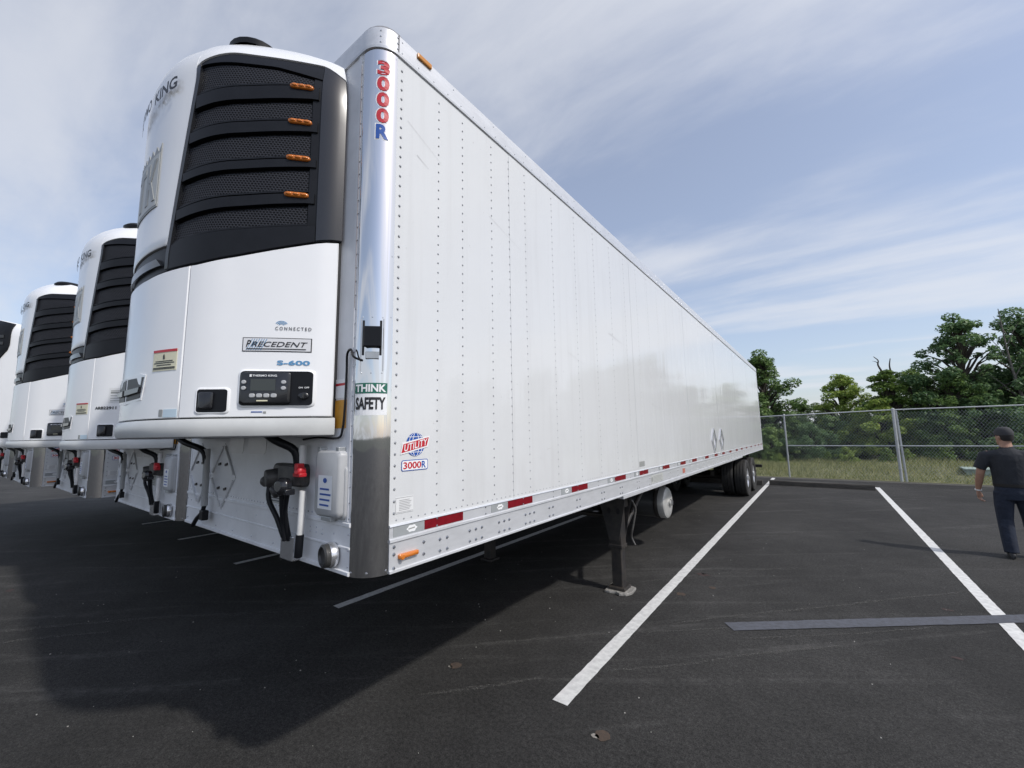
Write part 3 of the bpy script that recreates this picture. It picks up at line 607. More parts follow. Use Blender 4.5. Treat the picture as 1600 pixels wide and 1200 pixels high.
    for y in np.arange(3.5, 15.8, .41):
        for q in (0, .06):
            for z in (1.215, 1.285): hexdome(k, SB, y+q, z, .009, .6)
    for z in (1.20, 1.265, 1.30): hexdome(k, SB, CR+.03, z, .009, .7, 8)
    for z in (1.225, 1.285): hexdome(k, SB, .345, z, .0095, .7, 8)
    for y in np.arange(.44, 15.8, .41):
        for z in (1.35, 1.39): hexdome(k, lambda a, b, o: SIDE(a, b, o+.0055), y, z, .0065)
    k.build('rail_bolts', mat('bolt_steel', (.40, .41, .43), .3, metal=.9), rail)['kind'] = 'stuff'
    k = MB().slab(SB, rrect(.178, .300, 1.236, 1.260, .008), 0, .020, .006); k.slab(SB, circ(.193, 1.246, .014, 12), 0, .025, .004); k.build('side_marker_lamp', AMBER, rail, 45)
    # decals on the front of the side wall
    SD = lambda a, b, o: SIDE(a, b, o+.0012)
    MB().slab(SD, circ(.285, 1.795, .062, 36), 0, .0010, walls=False).build('globe_decal', BLUE, root)
    k = MB()
    for e in (.35, .75):
        for s_ in (-1, 1):
            a1 = [(.285+s_*.062*e*math.cos(t), 1.795+.062*math.sin(t)) for t in np.linspace(-1.5, 1.5, 14)]; a2 = [(p[0]+.0035, p[1]) for p in reversed(a1)]
            out = a1+a2; k.slab(SD, out if s_ < 0 and False else (out if sum((out[i][0]*out[(i+1) % len(out)][1]-out[(i+1) % len(out)][0]*out[i][1]) for i in range(len(out))) > 0 else out[::-1]), 0, .0016, walls=False)
    for dz in (-.04, 0, .04):
        hw = math.sqrt(.062**2-dz**2); k.slab(SD, rect(.285-hw, .285+hw, 1.795+dz-.0015, 1.795+dz+.0015), 0, .0017, walls=False)
    k.build('globe_lines', WTAPE, root)
    ban = [(.192, 1.752), (.362, 1.786), (.376, 1.832), (.205, 1.798)]
    MB().slab(SD, [(.186, 1.744), (.370, 1.780), (.384, 1.840), (.199, 1.805)], 0, .0021, walls=False).build('banner_edge', WTAPE, root)
    MB().slab(SD, ban, 0, .0026, walls=False).build('banner_decal', RED, root)
    k = text(MB(), lambda a, b, o: SD(a, b+(a-.2)*.2, o), 'UTILITY', .210, .366, 1.757, 1.793, .0034, .012, .12, 1.08); k.build('banner_lettering', WTAPE, root)
    MB().slab(SD, rrect(.195, .372, 1.660, 1.716, .010), 0, .0010, walls=False).build('number_decal_edge', BLUE, root)
    MB().slab(SD, rrect(.199, .368, 1.664, 1.712, .008), 0, .0016, walls=False).build('number_decal', WTAPE, root)
    text(MB(), SD, '3000', .206, .325, 1.670, 1.706, .0024, .025).build('decal_lettering', RED, root); text(MB(), SD, 'R', .328, .357, 1.670, 1.706, .0024, .025).build('decal_lettering', BLUE, root)
    MB().slab(SD, rect(.165, .275, 1.455, 1.535), 0, .0010, walls=False).build('notice_sticker', mat('sticker_white', (.72, .73, .73), .4), root)
    k = MB()
    for z in (1.459, 1.529): k.slab(SD, rect(.167, .273, z, z+.0022), 0, .0016, walls=False)
    for q in range(7): k.slab(SD, rect(.185, .250+.012*((q*7) % 3)/2, 1.468+q*.008, 1.471+q*.008), 0, .0016, walls=False)
    k.build('notice_print', mat('soft_print', (.34, .34, .35), .5), root)
    k = MB(); sr = random.Random(8)
    for y0, z0, y1, z1 in ((.20, 3.62, .46, 3.50), (.27, 3.45, .36, 3.41), (.92, 3.36, 1.30, 3.24), (1.6, 1.72, 1.66, 1.73), (2.0, 2.55, 2.3, 2.48), (1.5, 1.66, 1.52, 1.655), (2.9, 2.9, 3.3, 2.84), (4.2, 2.2, 4.7, 2.15)):
        w_ = sr.uniform(.0008, .0018); k.slab(SD, [(y0, z0-w_), (y1, z1-w_*.4), (y1, z1+w_*.4), (y0, z0+w_)], 0, .0012, walls=False)
    k.build('scratch_marks', mat('scratch_grey', (.47, .47, .47), .6), root)['kind'] = 'stuff'
    # small rear decals and the two placard holders far along the side
    MB().slab(SD, rect(3.62, 3.80, 1.44, 1.50), 0, .001, walls=False).build('grey_sticker', GREY, root)
    MB().slab(SB, rect(3.98, 4.45, 1.21, 1.31), 0, .002, walls=False).build('rail_plate', LGREY, rail)
    k = MB()
    for q in range(5): k.slab(SB, rect(4.07, 4.42-.04*(q % 2), 1.224+q*.016, 1.230+q*.016), 0, .0028, walls=False)
    k.slab(SB, circ(4.025, 1.26, .03, 12), 0, .0028, walls=False); k.build('rail_plate_print', GREY, rail)
    k = MB().slab(SB, rect(5.42, 5.56, 1.22, 1.29), 0, .002, walls=False); k.build('warning_sticker', mat('worn_red', (.45, .16, .12), .5), rail)
    for cy in (7.86, 8.62):
        P4 = [(cy, 1.42), (cy+.20, 1.66), (cy, 1.90), (cy-.20, 1.66)]; k = MB()
        for i in range(4):
            p, q = P4[i], P4[(i+1) % 4]; pi = (cy+(p[0]-cy)*.78, 1.66+(p[1]-1.66)*.78); qi = (cy+(q[0]-cy)*.78, 1.66+(q[1]-1.66)*.78)
            k.slab(SD, [p, q, qi, pi], 0, .022)
        k.build('placard_holder', ALUB, root)
    # ---- underside
    MB().box(-TW+.04, -.04, .08, TL-.02, ZB+.02, ZB+.12).build('floor_underside', BLKST, root)
    for i in range(24): 
        y = 2.9+i*.55
        MB().box(-TW+.06, -.06, y, y+.06, ZB-.03, ZB+.03).build('cross_member', BLKST, root)
    # ---- landing gear
    SL = .0028
    for x in (-.31, -TW+.31):
        zf = SL*3.62
        lg = MB().box(x-.075, x+.075, 3.545, 3.695, .52, ZB+.02); lg.box(x-.084, x+.084, 3.536, 3.704, .50, .545); lg.box(x-.062, x+.062, 3.558, 3.682, .07, .52)
        for q in (.70, .82, .94): lg.box(x-.078, x+.078, 3.528, 3.546, q, q+.02)
        lg.box(x+.060, x+.12, 3.58, 3.70, .97, 1.13)
        leg = lg.build('landing_leg', BLKST, root, bevel=.008)
        g = MB()
        for yy in (3.52, 3.715):
            g.add([(x-.19, yy, ZB), (x+.17, yy, ZB), (x+.13, yy, .95), (x+.06, yy, .60), (x-.06, yy, .60), (x-.15, yy, .95), (x-.19, yy+.012, ZB), (x+.17, yy+.012, ZB), (x+.13, yy+.012, .95), (x+.06, yy+.012, .60), (x-.06, yy+.012, .60), (x-.15, yy+.012, .95)],
                  [(0, 5, 4, 3, 2, 1), (6, 7, 8, 9, 10, 11)]+[(i, (i+1) % 6, 6+(i+1) % 6, 6+i) for i in range(6)])
        g.build('gusset', mat('worn_black_steel', (.022, .022, .024), .45, var=.5, vscale=9, col2=(.055, .05, .045)), leg)
        hh = MB()
        for q in (-.05, .06): hh.slab(lambda a, b, o: (a, 3.5185-o, b), circ(x+q, .93, .022, 12, .035), 0, .001, walls=False)
        hh.build('gusset_hole', GAPM, leg)
        MB().box(x-.10, x+.10, 3.52, 3.72, .030+zf, .065+zf).build('foot', BLKST, leg, bevel=.01)
        if x < -1: continue
        k = MB(); rr = random.Random(3)
        out = [(x+(.145+rr.uniform(-.03, .02))*c_, 3.62+(.15+rr.uniform(-.03, .02))*s_) for c_, s_ in ((-1, -1), (-.5, -1), (0, -1), (.5, -1), (1, -1), (1, -.3), (1, .4), (1, 1), (.3, 1), (-.4, 1), (-1, 1), (-1, .2))]
        k.slab(lambda a, b, o: (a, b, o), out, .004+zf, .030+zf, .008); k.build('foot_pad', mat('worn_foot_pad', (.30, .29, .27), .9, var=.5, vscale=22, bump=.01, bscale=40), leg)
    MB().tube(smooth_path([(-.22, 3.70, 1.06), (-.15, 3.70, 1.04), (-.13, 3.72, .99), (-.12, 3.74, .92), (-.15, 3.70, .72), (-.17, 3.70, .62), (-.13, 3.70, .53)]), .013, 8).build('crank_handle', mat('worn_steel', (.13, .125, .12), .45, metal=.5, var=.6, vscale=14), root, 60)
    k = MB().tube([(-.40, 3.62, .85), (-TW+.40, 3.62, .85)], .028, 10); k.tube([(-.36, 3.66, .62), (-1.3, 4.7, ZB)], .03, 8); k.tube([(-.31, 3.70, .60), (-.31, 4.75, ZB)], .03, 8); k.tube([(-TW+.40, 3.62, .62), (-1.3, 4.7, ZB)], .022, 8); k.build('landing_brace', BLKST, root, 60)
    # kingpin plate
    MB().lathe([(.045, 0), (.045, -.05), (.036, -.055), (.036, -.09), (.045, -.095), (.045, -.12), (0, -.12)], (-1.295, .92, ZB+.02), (0, 0, 1), 16).build('kingpin', BLKST, root, 40)
    # ---- fuel tank
    k = MB().lathe([(0, 0), (.205, 0), (.235, -.02), (.24, -.05), (.24, -1.25), (.22, -1.28), (0, -1.28)], (-.34, 5.76, .715), (1, 0, 0), 36)
    ft = k.build('fuel_tank', mat('dull_tank_grey', (.10, .105, .11), .34, metal=.5, var=.2, vscale=5), root, 40)
    k = MB().lathe([(.246, -.10), (.246, -.035), (.236, -.008), (.215, .006), (.12, .012), (.045, .016), (.04, .045), (.018, .048), (0, .048)], (-.335, 5.76, .715), (1, 0, 0), 36)
    k.build('tank_end', mat('pale_tank_end', (.58, .58, .56), .42, metal=.35, var=.18, vscale=9), ft, 35)
    MB().lathe([(.045, 0), (.05, .01), (.045, .04), (0, .042)], (-.32, 5.80, .715), (1, 0, 0), 18).build('tank_boss', ALUB, ft, 35)
    k = MB()
    for xx in (-.47, -1.35): k.lathe([(.248, -.03), (.252, -.025), (.252, .025), (.248, .03)], (xx, 5.76, .715), (1, 0, 0), 36)
    k.box(-.52, -.44, 5.50, 6.02, .93, ZB+.02); k.box(-1.38, -1.30, 5.50, 6.02, .93, ZB+.02); k.build('tank_strap', BLKST, ft, 40)
    # ---- axles and wheels
    k = MB().box(-TW+.80, -.80, 10.7, 14.6, .88, 1.10); k.build('bogie_frame', BLKST, root)
    for ya in (12.25, 13.49):
        zw = .5+SL*ya
        MB().tube([(-.30, ya, zw), (-TW+.30, ya, zw)], .07, 12).build('axle', BLKST, root, 60)
        for x in (-.86, -TW+.86): MB().box(x-.05, x+.05, ya-.45, ya+.4, zw+.06, zw+.20).build('suspension_arm', BLKST, root); MB().lathe([(.12, 0), (.13, .06), (.12, .22)], (x, ya+.32, zw+.19), (0, 0, 1), 14).build('air_spring', RUBBER, root, 40)
        for sd in (1, -1):
            for xo, outer in ((-.165, 1), (-.485, 0)):
                x = xo if sd > 0 else -TW-xo
                MBw = MB().lathe([(.29, -.12*sd), (.285, .10*sd), (.275, .125*sd), (.255, .118*sd), (.235, .03*sd), (.19, .005*sd), (.135, .03*sd), (.125, .055*sd), (.09, .06*sd), (.085, .15*sd), (.05, .165*sd), (0, .166*sd)], (x, ya, zw), (1, 0, 0), 30)
                if sd < 0: pass
                wh = MBw.build('wheel', mat('polished_wheel', (.72, .73, .75), .28, metal=.75, var=.12, vscale=9), root, 35)
                tp = [(.285, -.135), (.32, -.15), (.42, -.153), (.475, -.142), (.492, -.125), (.494, -.082), (.482, -.080), (.482, -.070), (.497, -.068), (.498, -.012), (.484, -.010), (.484, .010), (.498, .012), (.497, .068), (.482, .070), (.482, .080), (.494, .082), (.492, .125), (.475, .142), (.42, .153), (.32, .15), (.285, .135)]
                MB().lathe([(r, h) for r, h in tp], (x, ya, zw), (1, 0, 0), 40).build('tyre', RUBBER, wh, 32)
    # ---- rear
    k = MB().box(-TW+.0, 0.004, TL-.058, TL+.004, ZB-.02, ZB+.20); k.box(-TW, .006, TL-.058, TL, 3.95, TH+.004); k.box(-.07, .006, TL-.056, TL+.002, ZB+.2, 3.95); k.box(-TW-.006, -TW+.07, TL-.056, TL+.002, ZB+.2, 3.95)
    k.build('rear_frame', ALU, root, bevel=.004)
    for x0, x1 in ((-1.29, -.075), (-TW+.075, -1.30)):
        MB().box(x0, x1, TL-.05, TL-.005, ZB+.205, 3.945).build('rear_door', WSIDE, root)
        MB().tube([(x0*.5+x1*.5, TL+.02, ZB+.22), (x0*.5+x1*.5, TL+.02, 3.93)], .017, 8).build('lock_rod', ALUB, root, 60)
    k = MB().box(-TW+.15, -.06, TL-.12, TL-.02, .50+SL*TL, .60+SL*TL); k.box(-.55, -.45, TL-.10, TL-.04, .6, ZB); k.box(-TW+.45, -TW+.55, TL-.10, TL-.04, .6, ZB); k.build('underride_guard', BLKST, root, bevel=.006)
    k = MB().box(-.02, .022, TL-.14, TL-.10, 1.95, 1.99); k.build('door_holdback', STEEL, root)
    build_unit(root)
    return root
def smooth_path(pts, sub=4):
    P = [Vector(p) for p in pts]; out = []
    P = [2*P[0]-P[1]]+P+[2*P[-1]-P[-2]]
    for i in range(1, len(P)-2):
        for k in range(sub):
            t = k/sub; a, b, c, d = P[i-1], P[i], P[i+1], P[i+2]
            out.append(.5*((2*b)+(c-a)*t+(2*a-5*b+4*c-d)*t*t+(3*b-a-3*c+d)*t**3))
    return out+[P[-2]]
SCUFFS = [([(-0.74, 0.95), (-0.42, 1.29), (-0.1, 1.67)], 0.02), ([(0.24, 2.01), (0.66, 2.39), (1.06, 2.84), (1.48, 3.26), (1.72, 3.49)], 0.018), ([(-0.78, 1.82), (-0.41, 2.17), (0.0, 2.56), (0.44, 2.92), (0.87, 3.3)], 0.016), ([(0.46, 3.14), (0.94, 3.68), (1.64, 4.4), (2.32, 5.14), (3.01, 5.85)], 0.02), ([(-0.27, 3.96), (0.53, 4.88), (1.1, 5.49), (2.51, 6.7)], 0.02), ([(-0.68, 5.44), (0.25, 6.49), (1.38, 8.09)], 0.02), ([(0.95, 3.11), (1.73, 3.74), (2.43, 4.38)], 0.014), ([(-4.92, -0.75), (-4.67, -0.48), (-4.34, -0.12), (-3.83, 0.39), (-2.77, 1.27)], 0.045), ([(-4.55, -0.76), (-4.29, -0.44), (-3.96, -0.1)], 0.03), ([(-2.39, -0.34), (-2.51, -0.23), (-2.55, -0.15)], 0.01), ([(-2.43, -0.11), (-2.2, 0.1), (-1.99, 0.33)], 0.015), ([(-6.32, -0.43), (-5.87, 0.01), (-5.29, 0.54)], 0.02)]

# ------------------------------------------------------------------ ground, road surface, markings
def asphalt_mat():
    M = bpy.data.materials.new('asphalt'); M.use_nodes = True; t = M.node_tree; b = t.nodes['Principled BSDF']
    tc = N(t, 'ShaderNodeTexCoord')
    def nz(scale, detail=4, rough=.6, st=(1, 1, 1), rot=0., typ='ShaderNodeTexNoise'):
        mp = N(t, 'ShaderNodeMapping'); link(t, tc.outputs['Object'], mp.inputs[0]); mp.vector_type = 'TEXTURE' if rot else 'POINT'; mp.inputs['Scale'].default_value = tuple(1/c for c in st) if rot else st; mp.inputs['Rotation'].default_value = (0, 0, rot)
        n = N(t, typ); link(t, mp.outputs[0], n.inputs['Vector']); n.inputs['Scale'].default_value = scale
        if typ == 'ShaderNodeTexNoise': n.inputs['Detail'].default_value = detail; n.inputs['Roughness'].default_value = rough; return n.outputs['Fac']
        return n
    def rng_(x, a, b_, c, d):
        r = N(t, 'ShaderNodeMapRange', interpolation_type='SMOOTHSTEP'); link(t, x, r.inputs[0])
        for i, v in enumerate((a, b_, c, d)): r.inputs[i+1].default_value = v
        return r.outputs[0]
    big = rng_(nz(.35, 4), .3, .7, .68, 1.25); mid = rng_(nz(4., 6), .3, .7, .88, 1.12)
    fine = mth(t, 'MULTIPLY', rng_(nz(120., 4, .8), .30, .70, .2, 1.9), rng_(nz(38., 3, .7), .3, .7, .62, 1.38))
    v = nz(230, typ='ShaderNodeTexVoronoi'); sp = rng_(v.outputs['Distance'], .05, .22, 1.0, 0.)
    spn = mth(t, 'MULTIPLY', sp, rng_(nz(45., 2), .50, .62, 0., 2.6))
    st1 = rng_(nz(1., 5, .55, (.22, 4.2, 1), math.radians(44)), .56, .68, 0., .75)
    st2 = rng_(nz(1., 5, .55, (.16, 5.5, 1), math.radians(34)), .57, .68, 0., .6)
    st = mth(t, 'MULTIPLY', mth(t, 'ADD', st1, st2), rng_(nz(9., 4), .35, .65, .3, 1.1))
    tot = mth(t, 'MULTIPLY', mth(t, 'MULTIPLY', big, mid), mth(t, 'ADD', mth(t, 'ADD', fine, spn), st))
    sc = N(t, 'ShaderNodeVectorMath', operation='SCALE'); sc.inputs[0].default_value = ASPH; link(t, tot, sc.inputs['Scale'])
    link(t, sc.outputs[0], b.inputs['Base Color']); b.inputs['Roughness'].default_value = .86; b.inputs['Specular IOR Level'].default_value = .28
    bp = N(t, 'ShaderNodeBump'); link(t, nz(190., 4, .75), bp.inputs['Height']); bp.inputs['Distance'].default_value = .006; bp.inputs['Strength'].default_value = .8; link(t, bp.outputs[0], b.inputs['Normal'])
    return M
ASPH = (.0320, .0312, .0300)
def sheet(name, x0, x1, y0, y1, z, m, kind='structure', parent=None):
    o = MB().add([(x0, y0, z), (x1, y0, z), (x1, y1, z), (x0, y1, z)], [(0, 1, 2, 3)]).build(name, m, parent)
    if kind: o['kind'] = kind
    return o
GRASSG = mat('grass_ground', (.11, .12, .052), .95, var=.5, vscale=1.6, col2=(.20, .195, .105), bump=.03, bscale=25)
DIRT = mat('gravel_edge', (.10, .095, .085), .95, var=.5, vscale=9, bump=.01, bscale=60)
tag(sheet('terrain', -900, 900, -900, 900, -.12, mat('far_ground', (.055, .060, .045), .95, var=.4, vscale=.05)), kind='structure')
yard = sheet('asphalt_yard', -70, 60, -60, 17.55, 0, asphalt_mat())
sheet('gravel_edge', -70, 60, 17.4, 18.6, -.012, DIRT)
def grass_bank():
    nx, ny = 120, 26; mb = MB(); vs = []
    r = np.random.default_rng(5); ph = r.uniform(0, 6, 8)
    def h(x, y):
        t = max(0, min(1, (y-18.4)/3.2)); b = .30*t*t*(3-2*t)
        return b*(.85+.25*math.sin(x*.55+ph[0])+.12*math.sin(x*1.7+ph[1]+y*.6))+.03*math.sin(x*3.1+y*2.2+ph[2])*t-.008
    for j in range(ny+1):
        for i in range(nx+1):
            x = -16+46*i/nx; y = 18.1+24*(j/ny)**1.7; vs.append((x, y, h(x, y)))
    W = nx+1; mb.add(vs, [(j*W+i, j*W+i+1, (j+1)*W+i+1, (j+1)*W+i) for j in range(ny) for i in range(nx)])
    tag(mb.build('grass_bank', GRASSG, None, 60), kind='structure')
    return h
bank_h = grass_bank()
LINEM = mat('white_road_paint', (.70, .70, .68), .8, var=.35, vscale=16, col2=(.50, .50, .49), bump=.004, bscale=160)
def ribbon(name, p0, p1, w, z, m, seed, jit=.0016):
    p0, p1 = Vector((*p0, z)), Vector((*p1, z)); d = (p1-p0); L = d.length; d.normalize(); nn_ = Vector((-d.y, d.x, 0)); r = random.Random(seed); n = int(L/.06); A_, B_ = [], []
    for i in range(n+1):
        c = p0+d*(L*i/n); A_.append(c+nn_*(w/2+r.gauss(0, jit))+d*r.uniform(-.004, .004)); B_.append(c-nn_*(w/2+r.gauss(0, jit))+d*r.uniform(-.004, .004))
    o = MB().add(A_+B_, [(n+1+i, n+1+i+1, i+1, i) for i in range(n)]).build(name, m); o['kind'] = 'structure'; return o
OLDLINE = mat('blacked_out_line', (.088, .094, .114), .85, var=.4, vscale=22, col2=(.060, .063, .074), bump=.003, bscale=160)
for x, w, y1 in ((.135, .115, 17.5), (2.965, .115, 15.9), (-2.665, .11, 17.3), (-5.40, .11, 17.3), (-8.0, .11, 17.3), (-10.5, .11, 17.3)):
    ribbon('painted_line', (x, 1.46), (x, y1), w, .004, LINEM, int(x*100))
ribbon('blacked_out_line', (.88, 3.33), (6.6, 7.75), .164, .006, OLDLINE, 3, .002)
# rusty stains and chips in the asphalt
RUST = mat('rust_stain', (.080, .055, .040), .95, var=.8, vscale=28, col2=(.046, .036, .029)); CHIP = mat('pale_chip', (.30, .28, .25), .95, var=.4, vscale=40); REDST = mat('red_stain', (.055, .030, .027), .9, var=.8, vscale=30, col2=(.022, .021, .021))
def spot(x, y, r, m, seed, asp=1.):
    rr = random.Random(seed); n = 18
    out = [(x+r*asp*math.cos(t)*rr.uniform(.8, 1.1), y+r*math.sin(t)*rr.uniform(.8, 1.1)) for t in np.linspace(0, 2*PI, n, endpoint=False)]
    o = MB().slab(lambda a, b, q: (a, b, q), out, 0, .003, walls=False).build('asphalt_stain', m, yard); return o
for i, (x, y, r) in enumerate(((.505, 1.345, .048), (-.78, 1.385, .05), (.30, 3.9, .05), (.55, 4.3, .04))): spot(x, y, r, RUST, i)
for i, (x, y, r) in enumerate(((.47, 1.315, .020), (-.805, 1.35, .014), (.36, 4.75, .02))): spot(x, y, r, CHIP, i+9, 1.4).name = 'asphalt_chip'
for i, (x, y, r) in enumerate(((.36, 4.72, .055), (2.45, 3.75, .025), (2.6, 4.95, .03), (-6.6, -.6, .04))): spot(x, y, r, REDST, i+20, 1.5)
chips = MB(); rr_ = random.Random(5)
for i in range(260):
    x = rr_.uniform(-6, 5); y = rr_.uniform(-.7, 9); s = rr_.uniform(.003, .008)
    chips.box(x, x+s, y, y+s*rr_.uniform(.6, 1.4), 0, s*.6, None)
chips.build('loose_grit', mat('pale_grit', (.36, .35, .32), .9), yard)['kind'] = 'stuff'

# pale scuffs dragged across the asphalt by tyres
SCUFF = bpy.data.materials.new('pale_tyre_scuff'); SCUFF.use_nodes = True
def _sc():
    t = SCUFF.node_tree; b = t.nodes['Principled BSDF']; tc = N(t, 'ShaderNodeTexCoord'); nz = N(t, 'ShaderNodeTexNoise'); link(t, tc.outputs['Object'], nz.inputs['Vector']); nz.inputs['Scale'].default_value = 60; nz.inputs['Detail'].default_value = 5; nz.inputs['Roughness'].default_value = .75
    r = N(t, 'ShaderNodeMapRange'); link(t, nz.outputs['Fac'], r.inputs[0]); r.inputs[1].default_value = .46; r.inputs[2].default_value = .58; r.inputs[3].default_value = 0; r.inputs[4].default_value = .9
    link(t, r.outputs[0], b.inputs['Alpha']); b.inputs['Base Color'].default_value = (.085, .083, .078, 1); b.inputs['Roughness'].default_value = .95
_sc()
for i, (pts, w) in enumerate(SCUFFS):
    P = smooth_path([(x, y, .0025) for x, y in pts], 10); r = random.Random(i); L, R_ = [], []
    for q in range(len(P)):
        d = (P[min(q+1, len(P)-1)]-P[max(q-1, 0)]).normalized(); nn_ = Vector((-d.y, d.x, 0)); j = nn_*r.uniform(-.006, .006); ww = w*r.uniform(.5, 1.2)*(1 if 0 < q < len(P)-1 else .1)
        L.append(P[q]+j+nn_*ww); R_.append(P[q]+j-nn_*ww)
    k = len(L); MB().add(L+R_, [(q, k+q, k+q+1, q+1) for q in range(k-1)]).build('tyre_scuff', SCUFF, yard)

# ------------------------------------------------------------------ wheel stops
WSTOP = mat('weathered_black_timber', (.030, .028, .026), .85, var=.6, vscale=6, col2=(.075, .070, .062), vstretch=(.6, 6, 6), bump=.004, bscale=30)
def wheel_stop(x0, x1, y, rot, label):
    L = x1-x0; prof = [(-.11, 0), (-.10, .125), (-.085, .15), (.085, .15), (.10, .125), (.11, 0)]; n = len(prof); xs = np.linspace(-L/2, L/2, 12); mb = MB(); r = random.Random(x0)
    vs = [(x, p+r.uniform(-.006, .006), z*(1+r.uniform(-.06, .05))) for x in xs for p, z in prof]
    mb.add(vs, [(i*n+k, i*n+k+1, (i+1)*n+k+1, (i+1)*n+k) for i in range(11) for k in range(n-1)]+[tuple(range(n))[::-1], tuple(11*n+k for k in range(n))])
    o = mb.build('wheel_stop', WSTOP, None, None); o.location = ((x0+x1)/2, y, 0); o.rotation_euler.z = rot
    return tag(o, label, 'wheel stop', 'timber wheel stops at the back of the bays')
wheel_stop(.20, 2.86, 15.22, -.03, 'long dark timber wheel stop in the empty bay between the white lines')
wheel_stop(-2.45, .02, 15.05, 0, 'dark timber wheel stop behind the rear tyres of the nearest trailer')

# ------------------------------------------------------------------ chain-link fence
FY = 18.2
def fence():
    root = empty('chain_link_fence', (3.79, FY, 0)); tag(root, 'galvanised chain-link fence with top and middle rails along the yard edge', 'fence')
    GAL = mat('galvanised_pipe', (.52, .54, .54), .45, metal=.35, var=.15, vscale=9)
    loc = lambda x, y, z: (x-3.79, y, z)
    zt = lambda x: 2.36+.022*(x-.6) if x < 3.8 else 2.43
    posts = [.61+3.175*k for k in range(-4, 7)]
    for i, x in enumerate(posts):
        r = .030; big = abs(x-3.785) < .1
        mb = MB().tube([loc(x, 0, -.1), loc(x, 0, zt(x)+.03)], .046 if big else r, 12); mb.lathe([(.05 if big else .034, 0), (.045 if big else .03, .025), (0, .045)], loc(x, 0, zt(x)+.02), (0, 0, 1), 12)
        mb.build('fence_post', GAL, root, 50)
        if big:
            MB().tube([loc(x+.13, 0.02, -.1), loc(x+.07, .02, zt(x)-.02)], .036, 10).build('brace_post', GAL, root, 50)
            for z in (.4, 1.1, 1.8): MB().tube([loc(x, 0, z), loc(x, 0, z+.03)], .055, 12).build('tension_band', GAL, root, 50)
    for a, b in zip(posts[:-1], posts[1:]):
        MB().tube([loc(a, 0, zt(a)), loc(b, 0, zt(b))], .022, 8).build('top_rail', GAL, root, 50)
        if a > .5: MB().tube([loc(a, 0, 1.19), loc(b, 0, 1.19)], .020, 8).build('middle_rail', GAL, root, 50)
    mb = MB(); sp = .085; H = 2.32; x0, x1 = -6., 19.
    zig = []
    for k in range(int((x1-x0)/sp)):
        for sgn in (1, -1):
            xa = x0+k*sp; r = .0024
            p, q = Vector(loc(xa, sgn*.004, .03)), Vector(loc(xa+sgn*H*.72, sgn*.004, .03+H))
            if q.x+3.79 < x0 or q.x+3.79 > x1: continue
            d = (q-p).normalized(); a = Vector((0, 1, 0)); b = d.cross(a)
            vs = [c+(a*math.cos(t)+b*math.sin(t))*r for c in (p, q) for t in (0, 2*PI/3, 4*PI/3)]
            mb.add(vs, [(0, 1, 4, 3), (1, 2, 5, 4), (2, 0, 3, 5)])
    mb.build('wire_mesh', mat('fence_wire', (.46, .49, .49), .5, metal=.3), root)['kind'] = 'stuff'
fence()
# pale green concrete vault behind the fence
vb = MB().box(-.95, .95, -.45, .45, 0, .20); vb.box(-1.0, 1.0, -.5, .5, .20, .25)
o = vb.build('utility_vault', mat('pale_green_concrete', (.36, .44, .40), .8, var=.3, vscale=5), None, bevel=.02); o.location = (6.6, 20.2, .12); o.rotation_euler.z = -.05
tag(o, 'low pale green utility vault lying on the grass behind the fence', 'utility box')

# ------------------------------------------------------------------ vegetation
def leaf_mat(name, c0, c1, c2):
    M = bpy.data.materials.new(name); M.use_nodes = True; t = M.node_tree; t.nodes.clear()
    out = N(t, 'ShaderNodeOutputMaterial'); geo = N(t, 'ShaderNodeNewGeometry'); rp = N(t, 'ShaderNodeValToRGB'); link(t, geo.outputs['Random Per Island'], rp.inputs[0])
    e = rp.color_ramp.elements; e[0].color = (*c0, 1); e[1].color = (*c2, 1); k = e.new(.55); k.color = (*c1, 1)
    df = N(t, 'ShaderNodeBsdfPrincipled'); df.inputs['Roughness'].default_value = .5; df.inputs['Specular IOR Level'].default_value = .35; tr = N(t, 'ShaderNodeBsdfTranslucent'); mx = N(t, 'ShaderNodeMixShader'); mx.inputs[0].default_value = .40
    link(t, rp.outputs[0], df.inputs['Base Color']); link(t, rp.outputs[0], tr.inputs[0]); link(t, df.outputs[0], mx.inputs[1]); link(t, tr.outputs[0], mx.inputs[2]); link(t, mx.outputs[0], out.inputs[0])
    for q in e: q.color = tuple(c*2.45 for c in q.color[:3])+(1,)
    return M
LEAF = [leaf_mat('leaf_dark', (.030, .052, .018), (.055, .092, .028), (.095, .135, .040)), leaf_mat('leaf_mid', (.042, .072, .020), (.075, .115, .030), (.13, .17, .045)), leaf_mat('leaf_light', (.065, .10, .024), (.11, .15, .035), (.19, .22, .06)), leaf_mat('leaf_blue', (.032, .060, .028), (.058, .098, .042), (.10, .14, .06))]
BARK = mat('bark', (.075, .062, .050), .95, var=.5, vscale=8, vstretch=(1, 1, .3), bump=.02, bscale=20)
BARKG = mat('dead_wood', (.16, .145, .13), .9, var=.4, vscale=8)
